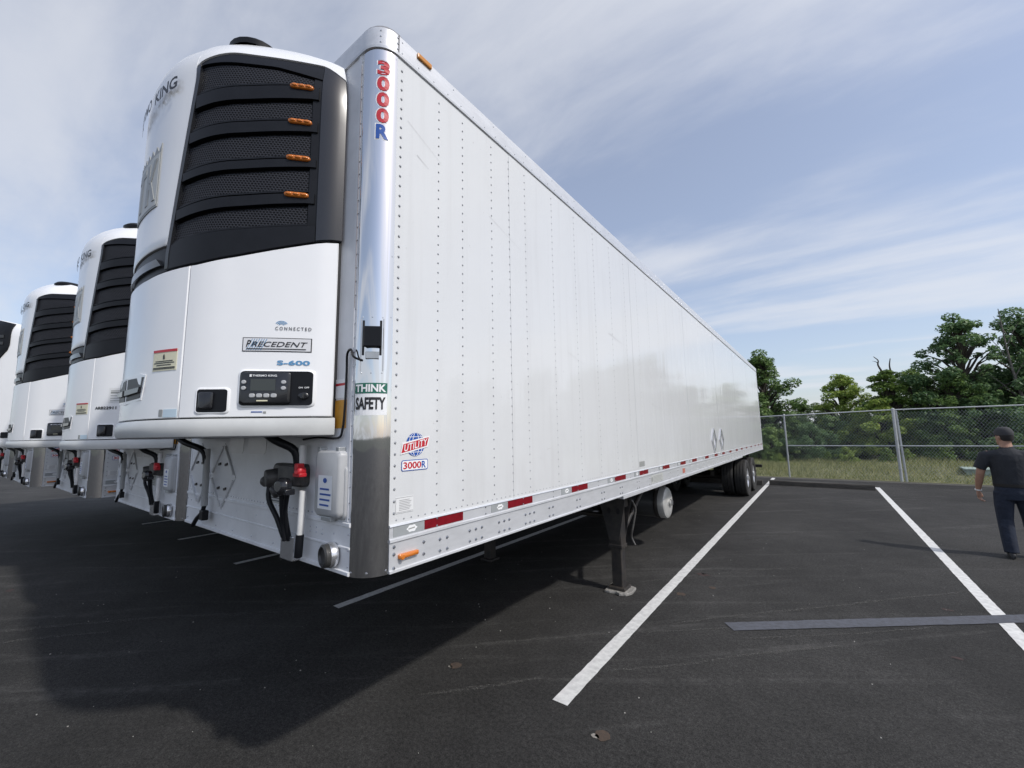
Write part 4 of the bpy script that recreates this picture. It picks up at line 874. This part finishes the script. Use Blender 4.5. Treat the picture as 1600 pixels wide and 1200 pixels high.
def leaf_cloud(centres, radii, n_each, size, r):
    V = []; 
    for c, rad in zip(centres, radii):
        n = int(n_each*(rad/np.mean(radii))**2)
        d = r.normal(size=(n, 3)); d /= np.linalg.norm(d, axis=1)[:, None]
        q = r.uniform(.35, 1., n)**.5; p = c+d*q[:, None]*rad*np.array([1, 1, .72])
        nr = d*.5+r.normal(size=(n, 3))*.55+np.array([.35, -.15, .75]); nr /= np.linalg.norm(nr, axis=1)[:, None]
        a = np.cross(nr, r.normal(size=(n, 3))); a /= np.linalg.norm(a, axis=1)[:, None]; b = np.cross(nr, a)
        s = size*r.uniform(.6, 1.3, n)[:, None]
        V.append(np.stack([p-a*s, p-b*s*.55+nr*s*.12, p+a*s, p+b*s*.55+nr*s*.12], 1))
    V = np.concatenate(V).reshape(-1, 3); n = len(V)//4
    me = bpy.data.meshes.new('crown'); me.vertices.add(len(V)); me.vertices.foreach_set('co', V.ravel())
    me.loops.add(4*n); me.loops.foreach_set('vertex_index', np.arange(4*n)); me.polygons.add(n); me.polygons.foreach_set('loop_start', np.arange(0, 4*n, 4)); me.polygons.foreach_set('loop_total', np.full(n, 4)); me.update(); me.validate()
    return me
def make_tree(seed, h, rad, base, nclump, leaves, leaf, open_=0.):
    """returns (crown mesh, trunk MB) around the origin"""
    r = np.random.default_rng(seed); cs, rs = [], []; tk = MB()
    lean = r.uniform(-.06, .06, 2)*h
    spine = [(lean[0]*t*t+r.normal()*.02*h*t, lean[1]*t*t+r.normal()*.02*h*t, h*.86*t) for t in (0, .25, .5, .75, 1.)]
    tr = .022*h+.03; tk.tube(smooth_path(spine, 3), [tr*(1-.85*i/12) for i in range(13)], 7)
    for i in range(nclump):
        t = (i+.5)/nclump; z = base+(h*.95-base)*t
        prof = math.sin(PI*min(1, .20+.76*t))**.6*(1-.30*t)*(.82+.3*r.random())
        ang = i*2.4+r.uniform(-.5, .5); rr = rad*prof*(r.uniform(.05, 1.15)**.6)
        k = min(3, int(t*4)); sx, sy = spine[k][0], spine[k][1]
        c = np.array([sx+math.cos(ang)*rr, sy+math.sin(ang)*rr, z+r.uniform(-.05, .05)*h])
        cs.append(c); rs.append(rad*r.uniform(.11, .30)*(1-.25*t)*(1-open_*.35))
        z0 = max(base*.5, c[2]-rr*.7-.15*h*.5); s0 = spine[min(4, int(z0/(h*.86)*4))]
        tk.tube([(s0[0], s0[1], min(z0, h*.8)), ((s0[0]+c[0])/2, (s0[1]+c[1])/2, (z0+c[2])/2+.04*h), tuple(c)], [tr*.35, tr*.22, tr*.06], 5, False)
    cs.append(np.array([spine[4][0], spine[4][1], h*.93])); rs.append(rad*.22)
    return leaf_cloud(np.array(cs), np.array(rs), leaves, leaf, r), tk
KINDS = []
for sd, h, rad, base, nc, lv, lf, op in ((1, 6, 1.75, .7, 105, 150, .068, .1), (2, 6, 2.1, .6, 105, 150, .068, .25), (3, 6, 1.5, .6, 90, 150, .068, .25), (4, 6, 1.9, .9, 115, 110, .068, .6), (5, 2.4, 1.35, .15, 50, 240, .052, 0.), (6, 2.2, 1.5, .1, 54, 230, .052, .2)):
    cm, tk = make_tree(sd, h, rad, base, nc, lv, lf, op)
    tmesh = tk.build('trunk', BARK, None, 60); tm = tmesh.data; bpy.data.objects.remove(tmesh); KINDS.append((cm, tm, h))
_crown_cache = {}
def bay(x): return 'left of the first post' if x < .9 else ('between first and double posts' if x < 4.1 else 'right of the double post')
def plant(name, kind, x, y, h, wide, leaf, rot, label, cat, group, z=None):
    cm, tm, h0 = KINDS[kind]; root = empty(name, (x, y, bank_h(x, y)-.03 if z is None else z), (0, 0, rot)); s = h/h0; root.scale = (s*wide, s*wide, s)
    key = (kind, leaf)
    if key not in _crown_cache:
        c = cm.copy(); c.materials.clear(); c.materials.append(LEAF[leaf]); _crown_cache[key] = c
    for nm, me in (('crown', _crown_cache[key]), ('trunk', tm)):
        o = bpy.data.objects.new(nm, me); COL.objects.link(o); o.parent = root
    return tag(root, label, cat, group)
TG = 'trees beyond the fence'
plant('leafy_tree', 0, -.75, 27, 6.2, 1.15, 0, .3, 'dense dark green tree rising just behind the rear end of the nearest trailer', 'tree', TG)
plant('leafy_tree', 1, 2.75, 28, 4.6, 1.1, 2, 1.3, 'light green round-topped tree left of the bare forked snag', 'tree', TG)
plant('leafy_tree', 2, 4.5, 26.8, 4.45, 1.35, 1, 2.2, 'mid green tree whose crown surrounds the bare forked snag', 'tree', TG)
plant('leafy_tree', 1, 5.9, 29, 4.7, .9, 1, 4.1, 'low leafy tree between the bare snag and the tall right-hand trees', 'tree', TG)
plant('leafy_tree', 3, 7.35, 27, 6.9, 1.0, 3, .9, 'tall open-crowned bluish green tree beside the pale leaning trunk', 'tree', TG)
plant('leafy_tree', 0, 9.3, 27.6, 6.9, 1.0, 3, 5.2, 'tall tree at the right edge of the picture behind the walking man', 'tree', TG)
plant('leafy_tree', 1, 6.6, 26.0, 4.3, 1., 0, 3.1, 'dark bushy tree standing in front of the tall open-crowned tree', 'tree', TG)
for i, (x, y, h, k, l) in enumerate(((11.6, 27, 6.8, 3, 0), (13.4, 28.5, 6.2, 1, 1), (15.6, 26.5, 6.6, 0, 3), (18.2, 28, 6.4, 2, 0), (21., 26, 6.4, 1, 0), (24., 25, 6.6, 0, 1))):
    plant('leafy_tree', k, x, y, h, 1.1, l, i*1.7, 'leafy green tree farther right along the wood, past the walking man', 'tree', 'trees farther right along the wood')
for i in range(14):
    x = -3.2+1.35*i+rng.uniform(-.3, .3); plant('wood_tree', (1, 0, 2)[i % 3], x, 31+rng.uniform(-1, 1.5), rng.uniform(3.1, 3.6) if x < 6.2 else rng.uniform(4.4, 5.2), 1.25, (0, 3, 1)[(i*2) % 3], i*2.1, 'dark tree in the back row of the wood, '+bay(x), 'tree', 'back row of the wood, '+bay(x))
for i in range(20):
    x = -3.6+1.0*i+rng.uniform(-.3, .3); plant('leafy_shrub', 4+i % 2, x, 25.0+rng.uniform(-.3, 1.6), rng.uniform(1.7, 3.0), 1.05, (0, 0, 2, 1, 0, 3)[i % 6] if not 2.2 < x < 3.9 else 2, i*1.9, 'leafy green shrub at the foot of the wood, '+bay(x), 'shrub', 'shrubs along the wood, '+bay(x))
for i in range(11):
    x = -.8+1.15*i+rng.uniform(-.4, .4); plant('young_sapling', 4+i % 2, x, 23.3+rng.uniform(-.4, .6), rng.uniform(.45, .9), .8, 1 + i % 2, i*1.3, 'small green sapling on the grass bank, '+bay(x), 'shrub', 'saplings on the bank, '+bay(x))
def snag():
    root = empty('bare_snag', (4.75, 26.5, .2)); tag(root, 'bare dead snag with two forked grey branches standing above the crowns', 'dead tree')
    MB().tube(smooth_path([(.25, 0, 0), (.14, 0, 1.6), (.02, 0, 3.0), (-.05, 0, 3.9)]), [.11*(1-.04*i) for i in range(13)], 8).build('trunk', BARK, root, 60)
    MB().tube(smooth_path([(-.05, 0, 3.8), (-.22, 0, 4.2), (-.42, .02, 4.75), (-.40, 0, 5.0), (-.56, 0, 5.22)]), [.06-.0028*i for i in range(17)], 7).build('branch', BARK, root, 60)
    MB().tube(smooth_path([(-.05, 0, 3.8), (.02, .05, 4.3), (.0, 0, 4.7), (.06, 0, 5.05)]), [.055-.003*i for i in range(13)], 7).build('branch', BARK, root, 60)
    MB().tube(smooth_path([(-.40, 0, 4.85), (-.50, 0, 4.95), (-.62, 0, 5.0)]), [.022-.002*i for i in range(9)], 5).build('branch', BARK, root, 60)
    root = empty('bare_snag', (8.75, 26.2, .2)); tag(root, 'pale thin leafless trunk leaning beside the tall trees on the right', 'dead tree')
    MB().tube(smooth_path([(.18, 0, 0), (.10, 0, 2.4), (-.12, 0, 4.4), (-.22, 0, 6.8)]), [.085-.006*i for i in range(13)], 8).build('trunk', BARKG, root, 60)
    for a, b, c in ((2.9, -.7, 1.0), (3.6, .6, 1.1), (4.4, -.6, 1.3), (5.2, .4, .9), (5.6, -.3, .9)):
        MB().tube([(-.1, 0, a), (b*.5-.1, 0, a+c*.55), (b-.1, 0, a+c)], [.022, .014, .005], 5).build('branch', BARKG, root, 60)
snag()
# grass blades on the bank
def grass():
    r = np.random.default_rng(9); n = 26000
    x = r.uniform(-3.5, 14, n); y = 18.35+r.uniform(0, 1, n)**1.1*6.6; z = np.array([bank_h(a, b) for a, b in zip(x, y)])
    p = np.stack([x, y, z], 1); ang = r.uniform(0, PI, n); hh = r.uniform(.05, .16, n)*(1+.9*(np.sin(x*1.9+y)*.5+.5)*(y > 19.5)); w = .012
    d = np.stack([np.cos(ang), np.sin(ang), 0*ang], 1)*w; ln = np.stack([r.normal(size=n)*.05, r.normal(size=n)*.05, hh], 1)
    V = np.stack([p-d, p+d, p+ln], 1).reshape(-1, 3)
    me = bpy.data.meshes.new('grass'); me.vertices.add(3*n); me.vertices.foreach_set('co', V.ravel()); me.loops.add(3*n); me.loops.foreach_set('vertex_index', np.arange(3*n)); me.polygons.add(n); me.polygons.foreach_set('loop_start', np.arange(0, 3*n, 3)); me.polygons.foreach_set('loop_total', np.full(n, 3)); me.update()
    me.materials.append(leaf_mat('grass_blades', (.070, .080, .030), (.115, .122, .052), (.185, .175, .090)))
    o = bpy.data.objects.new('grass', me); COL.objects.link(o); tag(o, 'rough dry grass covering the bank behind the fence', 'grass', None, 'stuff')
grass()

# ------------------------------------------------------------------ trailers
TRG = 'refrigerated trailers parked side by side'
T1 = build_trailer(); T1.rotation_euler = (-.0028, 0, 0)
SKIP = ('lock_rod', 'cross_member', 'front_rivets', 'panel_button', 'small_print')
def place(x, y, dz, label, skip=(), yaw=.014):
    t = copy_tree(T1, None, SKIP+tuple(skip)); t.location = (x, y, 0); a = -.0028-dz/13.0       # dz: how much higher the nose rides
    # pitch about the rear bogie
    t.location = (x, y, dz); t.rotation_euler = (-.0028-dz/13., 0, yaw)
    for ch in t.children:
        if ch.name.split('.')[0] == 'landing_leg': ch.location.z = -dz*.72
        if ch.name.split('.')[0] in ('wheel', 'axle'): pass
    return tag(t, label, 'trailer', TRG)
T2 = place(-3.04, .12, -.085, 'second white refrigerated trailer, with a number printed on its unit door', (), .004)
T3 = place(-5.93, -.08, -.075, 'third white refrigerated trailer from the right, beyond the numbered one')
T4 = place(-8.85, -.36, -.075, 'fourth trailer, its cooling unit black in the middle and white around', ('refrigeration_unit',))
T5 = place(-12.0, -.45, -.075, 'farthest trailer at the left edge, mostly hidden behind the others', ('refrigeration_unit',))
tag(T1, 'nearest and largest white refrigerated trailer with THINK SAFETY sign on its chrome corner', 'trailer', TRG)
u3 = [c for c in T3.children if c.name.startswith('refrigeration_unit')][0]
for ch in list(u3.children):
    if ch.name.startswith(('warning_label', 'blue_label', 'grey_label')): bpy.data.objects.remove(ch)
u2 = [c for c in T2.children if c.name.startswith('refrigeration_unit')][0]
for ch in list(u2.children):
    if ch.name.split('.')[0] in ('door_lettering', 'plate_hatching', 'name_plate', 'name_plate_edge', 'signal_mark'): bpy.data.objects.remove(ch)
text(MB(), UNIT, 'ARB22911', .565, .715, 2.226, 2.254, .003, .03).build('door_lettering', BLK, u2)
MB().slab(UNIT, rect(.66, .78, 2.29, 2.43), 0, .002, walls=False).build('door_sticker', mat('sticker_white', (.72, .73, .73), .4), u2)
k = MB()
for q in range(5): k.slab(UNIT, rect(.672, .766-.02*(q % 2), 2.305+q*.024, 2.311+q*.024+(.012 if q == 3 else 0)), 0, .0026, walls=False)
k.build('door_sticker_print', GREY, u2)
def other_unit(root):
    un = MB().grid(UNIT, lambda t: (-1.03, 1.03), lambda a: (1.93, ZTOP(a)-.10), 40, 26, -.05, 0, .004).build('refrigeration_unit', WHITE, root, 40)
    w = lambda z: .12+.62*min(1, max(0, (z-2.15)/1.45))
    MB().grid(UNIT, lambda t: (-w(2.1+1.95*t), w(2.1+1.95*t)), lambda a: (2.1, ZTOP(a)-.12), 20, 20, 0, .02, .006).build('black_hood', BLACKP, un, 40)
    for i in range(7):
        z = 3.0+i*.12; MB().grid(UNIT, lambda t: (-w(z)+.06, w(z)-.06), lambda a: (z, z+.05), 14, 1, 0, .036, .006).build('louvre_bar', BLACKG, un, 40)
    for a0, a1 in ((.62, .74), (.76, .96)): MB().slab(UNIT, rrect(a0, a1, 2.0, 2.1, .015), 0, .01, .004).build('latch_pocket', BLACKP, un)
    src = [c for c in bpy.data.objects if c.name.startswith('bumper_lip')][0]; c = src.copy(); COL.objects.link(c); c.parent = un
other_unit(T4); other_unit(T5)

# ------------------------------------------------------------------ person walking away
def loft(mb, rings, n=14):
    """rings: (centre, axis_a, axis_b) half-axes vectors"""
    vs = []
    for c, a, b in rings:
        c, a, b = Vector(c), Vector(a), Vector(b)
        vs += [c+a*math.cos(2*PI*k/n)+b*math.sin(2*PI*k/n) for k in range(n)]
    fs = [(i*n+k, i*n+(k+1) % n, (i+1)*n+(k+1) % n, (i+1)*n+k) for i in range(len(rings)-1) for k in range(n)]
    fs += [tuple(range(n-1, -1, -1)), tuple((len(rings)-1)*n+k for k in range(n))]
    return mb.add(vs, fs)
def limb(mb, pts, rads, n=12):
    return mb.tube(pts, rads, n)
def person():
    px, py = 3.815, 7.74
    root = empty('person', (px, py, 0), (0, 0, math.atan2(-.22, .975)))    # local: x to his right, y forwards
    tag(root, 'man in dark polo shirt, jeans and grey cap walking away across the empty bays', 'person')
    SKIN = mat('skin', (.36, .20, .135), .55, var=.15, vscale=20); SHIRT = mat('dark_polo_cloth', (.022, .025, .032), .85, var=.4, vscale=7, bump=.022, bscale=9, bstretch=(1, 1, .6)); JEANS = mat('dark_denim', (.012, .017, .032), .85, var=.45, vscale=6, col2=(.017, .025, .046), bump=.02, bscale=10)
    CAPM = mat('grey_cap_cloth', (.045, .046, .050), .85, var=.2, vscale=20); HAIR = mat('dark_hair', (.012, .010, .009), .7); SHOE = mat('black_shoe', (.010, .010, .011), .5)
    X, Y = (1, 0, 0), (0, 1, 0)
    def ring(z, w, d, x=0., y=0.): return ((x, y, z), (w, 0, 0), (0, d, 0))
    def remesh(o, v, sm=6):
        md = o.modifiers.new('r', 'REMESH'); md.mode = 'VOXEL'; md.voxel_size = v; md.use_smooth_shade = True
        s = o.modifiers.new('s', 'SMOOTH'); s.factor = .5; s.iterations = sm; return o
    th = math.radians(42); hd = Vector((-math.sin(th), math.cos(th), 0)); hr = Vector((math.cos(th), math.sin(th), 0)); hc = Vector((-.005, .055, 0))
    # body: torso core, neck, head, arms, hands, legs as one skin
    b = MB()
    loft(b, [ring(.90, .13, .09), ring(1.0, .145, .10), ring(1.15, .14, .095), ring(1.32, .165, .105, 0, .01), ring(1.44, .15, .09, 0, .015), ring(1.50, .075, .07, 0, .02), ring(1.56, .060, .063, -.002, .035), ring(1.62, .058, .062, -.004, .045)])
    def hring(z, w, d, f=0.): c = hc+hd*f; return ((c.x, c.y, z), tuple(hr*w), tuple(hd*d))
    loft(b, [hring(1.545, .028, .030, .055), hring(1.565, .045, .06, .035), hring(1.60, .060, .080, .018), hring(1.64, .069, .092, .008), hring(1.69, .074, .098), hring(1.74, .073, .095), hring(1.775, .056, .072, -.006), hring(1.792, .025, .035, -.01)], 16)
    nose = hc+hd*.102; loft(b, [((nose.x, nose.y, 1.625), tuple(hr*.016), tuple(hd*.016)), ((nose.x, nose.y, 1.642), tuple(hr*.014), tuple(hd*.022)), ((nose.x, nose.y, 1.685), tuple(hr*.008), tuple(hd*.008))], 8)
    mo = hc+hd*.092; loft(b, [((mo.x, mo.y, 1.597), tuple(hr*.020), tuple(hd*.008)), ((mo.x, mo.y, 1.603), tuple(hr*.026), tuple(hd*.010)), ((mo.x, mo.y, 1.610), tuple(hr*.020), tuple(hd*.008))], 8)
    for s in (-1, 1):
        e = hc+hr*.074*s-hd*.008; loft(b, [((e.x, e.y, 1.622), tuple(hr*.008), tuple(hd*.010)), ((e.x+hr.x*.006*s, e.y+hr.y*.006*s, 1.65), tuple(hr*.010), tuple(hd*.017)), ((e.x+hr.x*.008*s, e.y+hr.y*.008*s, 1.675), tuple(hr*.009), tuple(hd*.016)), ((e.x, e.y, 1.688), tuple(hr*.004), tuple(hd*.008))], 8)
    arms = {-1: [(-.16, .01, 1.43), (-.215, .0, 1.40), (-.255, -.02, 1.27), (-.285, -.025, 1.15), (-.305, .0, 1.05), (-.325, .03, .93), (-.33, .04, .895)], 1: [(.16, .01, 1.43), (.215, .01, 1.40), (.25, .02, 1.28), (.275, .04, 1.16), (.285, .09, 1.07), (.285, .16, .96), (.285, .175, .93)]}
    for s in (-1, 1):
        limb(b, arms[s], [.06, .062, .052, .045, .043, .031, .029])
        w = Vector(arms[s][-1]); f = Vector((-.01*s, .02, -1)).normalized(); sd = Vector((-s*.45, .9, 0)).normalized(); pn = f.cross(sd)   # sd: towards the thumb
        loft(b, [(w+f*-.01, sd*.024, pn*.019), (w+f*.03, sd*.037, pn*.017), (w+f*.075, sd*.041, pn*.015), (w+f*.095, sd*.036, pn*.012)], 10)
        cu = pn*(1 if pn.x*s < 0 else -1)
        for q, (o_, L) in enumerate(((.029, .072), (.010, .080), (-.010, .074), (-.028, .058))):
            p0 = w+f*.088+sd*o_; p1 = p0+f*L*.42+cu*.008; p2 = p1+f*L*.30+cu*.022; p3 = p2+f*L*.10+cu*.024
            b.tube([p0-f*.02, p0, p1, p2, p3], [.0095, .0098, .0092, .0085, .007], 7)
        p0 = w+f*.025+sd*.030; b.tube([p0-sd*.01, p0+sd*.016+f*.018, p0+sd*.022+f*.048+cu*.008, p0+sd*.016+f*.07+cu*.016], [.012, .0125, .0105, .008], 7)
    legs = {-1: [(-.09, 0, .92), (-.105, .01, .72), (-.115, .03, .52), (-.11, -.005, .30), (-.10, -.035, .09)], 1: [(.09, 0, .92), (.105, .08, .72), (.115, .16, .53), (.125, .19, .30), (.13, .22, .10)]}
    for s in (-1, 1): limb(b, legs[s], [.082, .076, .056, .05, .036])
    remesh(b.build('body', SKIN, root), .0075, 4)
    # shirt
    k = MB()
    loft(k, [ring(.965, .178, .128), ring(1.02, .182, .130), ring(1.12, .180, .128), ring(1.25, .190, .132, 0, .006), ring(1.35, .200, .130, 0, .01), ring(1.425, .190, .115, 0, .012), ring(1.475, .125, .092, 0, .016), ring(1.512, .072, .075, 0, .024)], 20)
    for s in (-1, 1): a = arms[s]; limb(k, [(.10*s, .01, 1.42), a[1], (a[2][0], a[2][1], a[2][2]+.02), (a[3][0]+.005*s, a[3][1], 1.215)], [.072, .079, .072, .067])
    remesh(k.build('polo_shirt', SHIRT, root), .009, 5)
    k = MB(); loft(k, [ring(1.495, .082, .080, 0, .026), ring(1.515, .077, .076, 0, .030), ring(1.540, .070, .070, 0, .038)], 18); remesh(k.build('collar', SHIRT, root), .007, 2)
    # trousers
    k = MB(); loft(k, [ring(.80, .165, .115), ring(.88, .180, .128), ring(.97, .174, .125), ring(1.0, .168, .12)], 20)
    for s in (-1, 1):
        l = legs[s]; limb(k, [(l[0][0], l[0][1], .90), l[1], l[2], l[3], (l[4][0], l[4][1], .075)], [.104, .098, .083, .078, .074])
    remesh(k.build('jeans', JEANS, root), .010, 5)
    k = MB(); loft(k, [ring(.985, .182, .132), ring(1.02, .182, .132)], 24); k.build('belt', HAIR, root, 40)
    for s in (-1, 1):
        a = legs[s][-1]; k = MB(); y0 = a[1]
        loft(k, [((a[0], y0-.075, .035), (.030, 0, 0), (0, 0, .030)), ((a[0], y0-.05, .05), (.038, 0, 0), (0, 0, .048)), ((a[0], y0, .055), (.042, 0, 0), (0, 0, .055)), ((a[0]+.003*s, y0+.08, .040), (.046, 0, 0), (0, 0, .038)), ((a[0]+.008*s, y0+.15, .032), (.046, 0, 0), (0, 0, .030)), ((a[0]+.010*s, y0+.195, .026), (.028, 0, 0), (0, 0, .022))], 14)
        k.build('shoe', SHOE, root, 60)
    # hair, cap, bracelet
    k = MB(); loft(k, [hring(1.615, .058, .060, -.032), hring(1.65, .074, .080, -.022), hring(1.70, .079, .090, -.012), hring(1.72, .078, .092, -.01)], 18); k.build('hair', HAIR, root, 60)
    k = MB(); loft(k, [hring(1.695, .084, .108), hring(1.73, .084, .108), hring(1.77, .076, .096), hring(1.80, .055, .070), hring(1.815, .022, .03)], 20); cp = k.build('cap', CAPM, root, 60)
    br = []; 
    for q in np.linspace(-1, 1, 9):
        a = q*1.15; br.append(hc+hd*(.10*math.cos(a)+.0)+hr*(.083*math.sin(a))+Vector((0, 0, 1.70-.006*q*q)))
    ou = [p+hd*(.075*(1-q*q*.75))+Vector((0, 0, -.014*(1-q*q))) for p, q in zip(br, np.linspace(-1, 1, 9))]
    vs = br+ou+[p-Vector((0, 0, .006)) for p in br]+[p-Vector((0, 0, .006)) for p in ou]
    MB().add(vs, [(i, i+1, 9+i+1, 9+i) for i in range(8)]+[(18+i+1, 18+i, 27+i, 27+i+1) for i in range(8)]+[(9+i, 9+i+1, 27+i+1, 27+i) for i in range(8)]).build('cap_brim', CAPM, cp, 60)
    w = Vector(arms[-1][-1]); d = (Vector(arms[-1][-2])-w).normalized()
    MB().tube([w+d*.008, w+d*.024], .036, 16).build('bracelet', mat('white_band', (.75, .75, .74), .5), root, 50)
person()
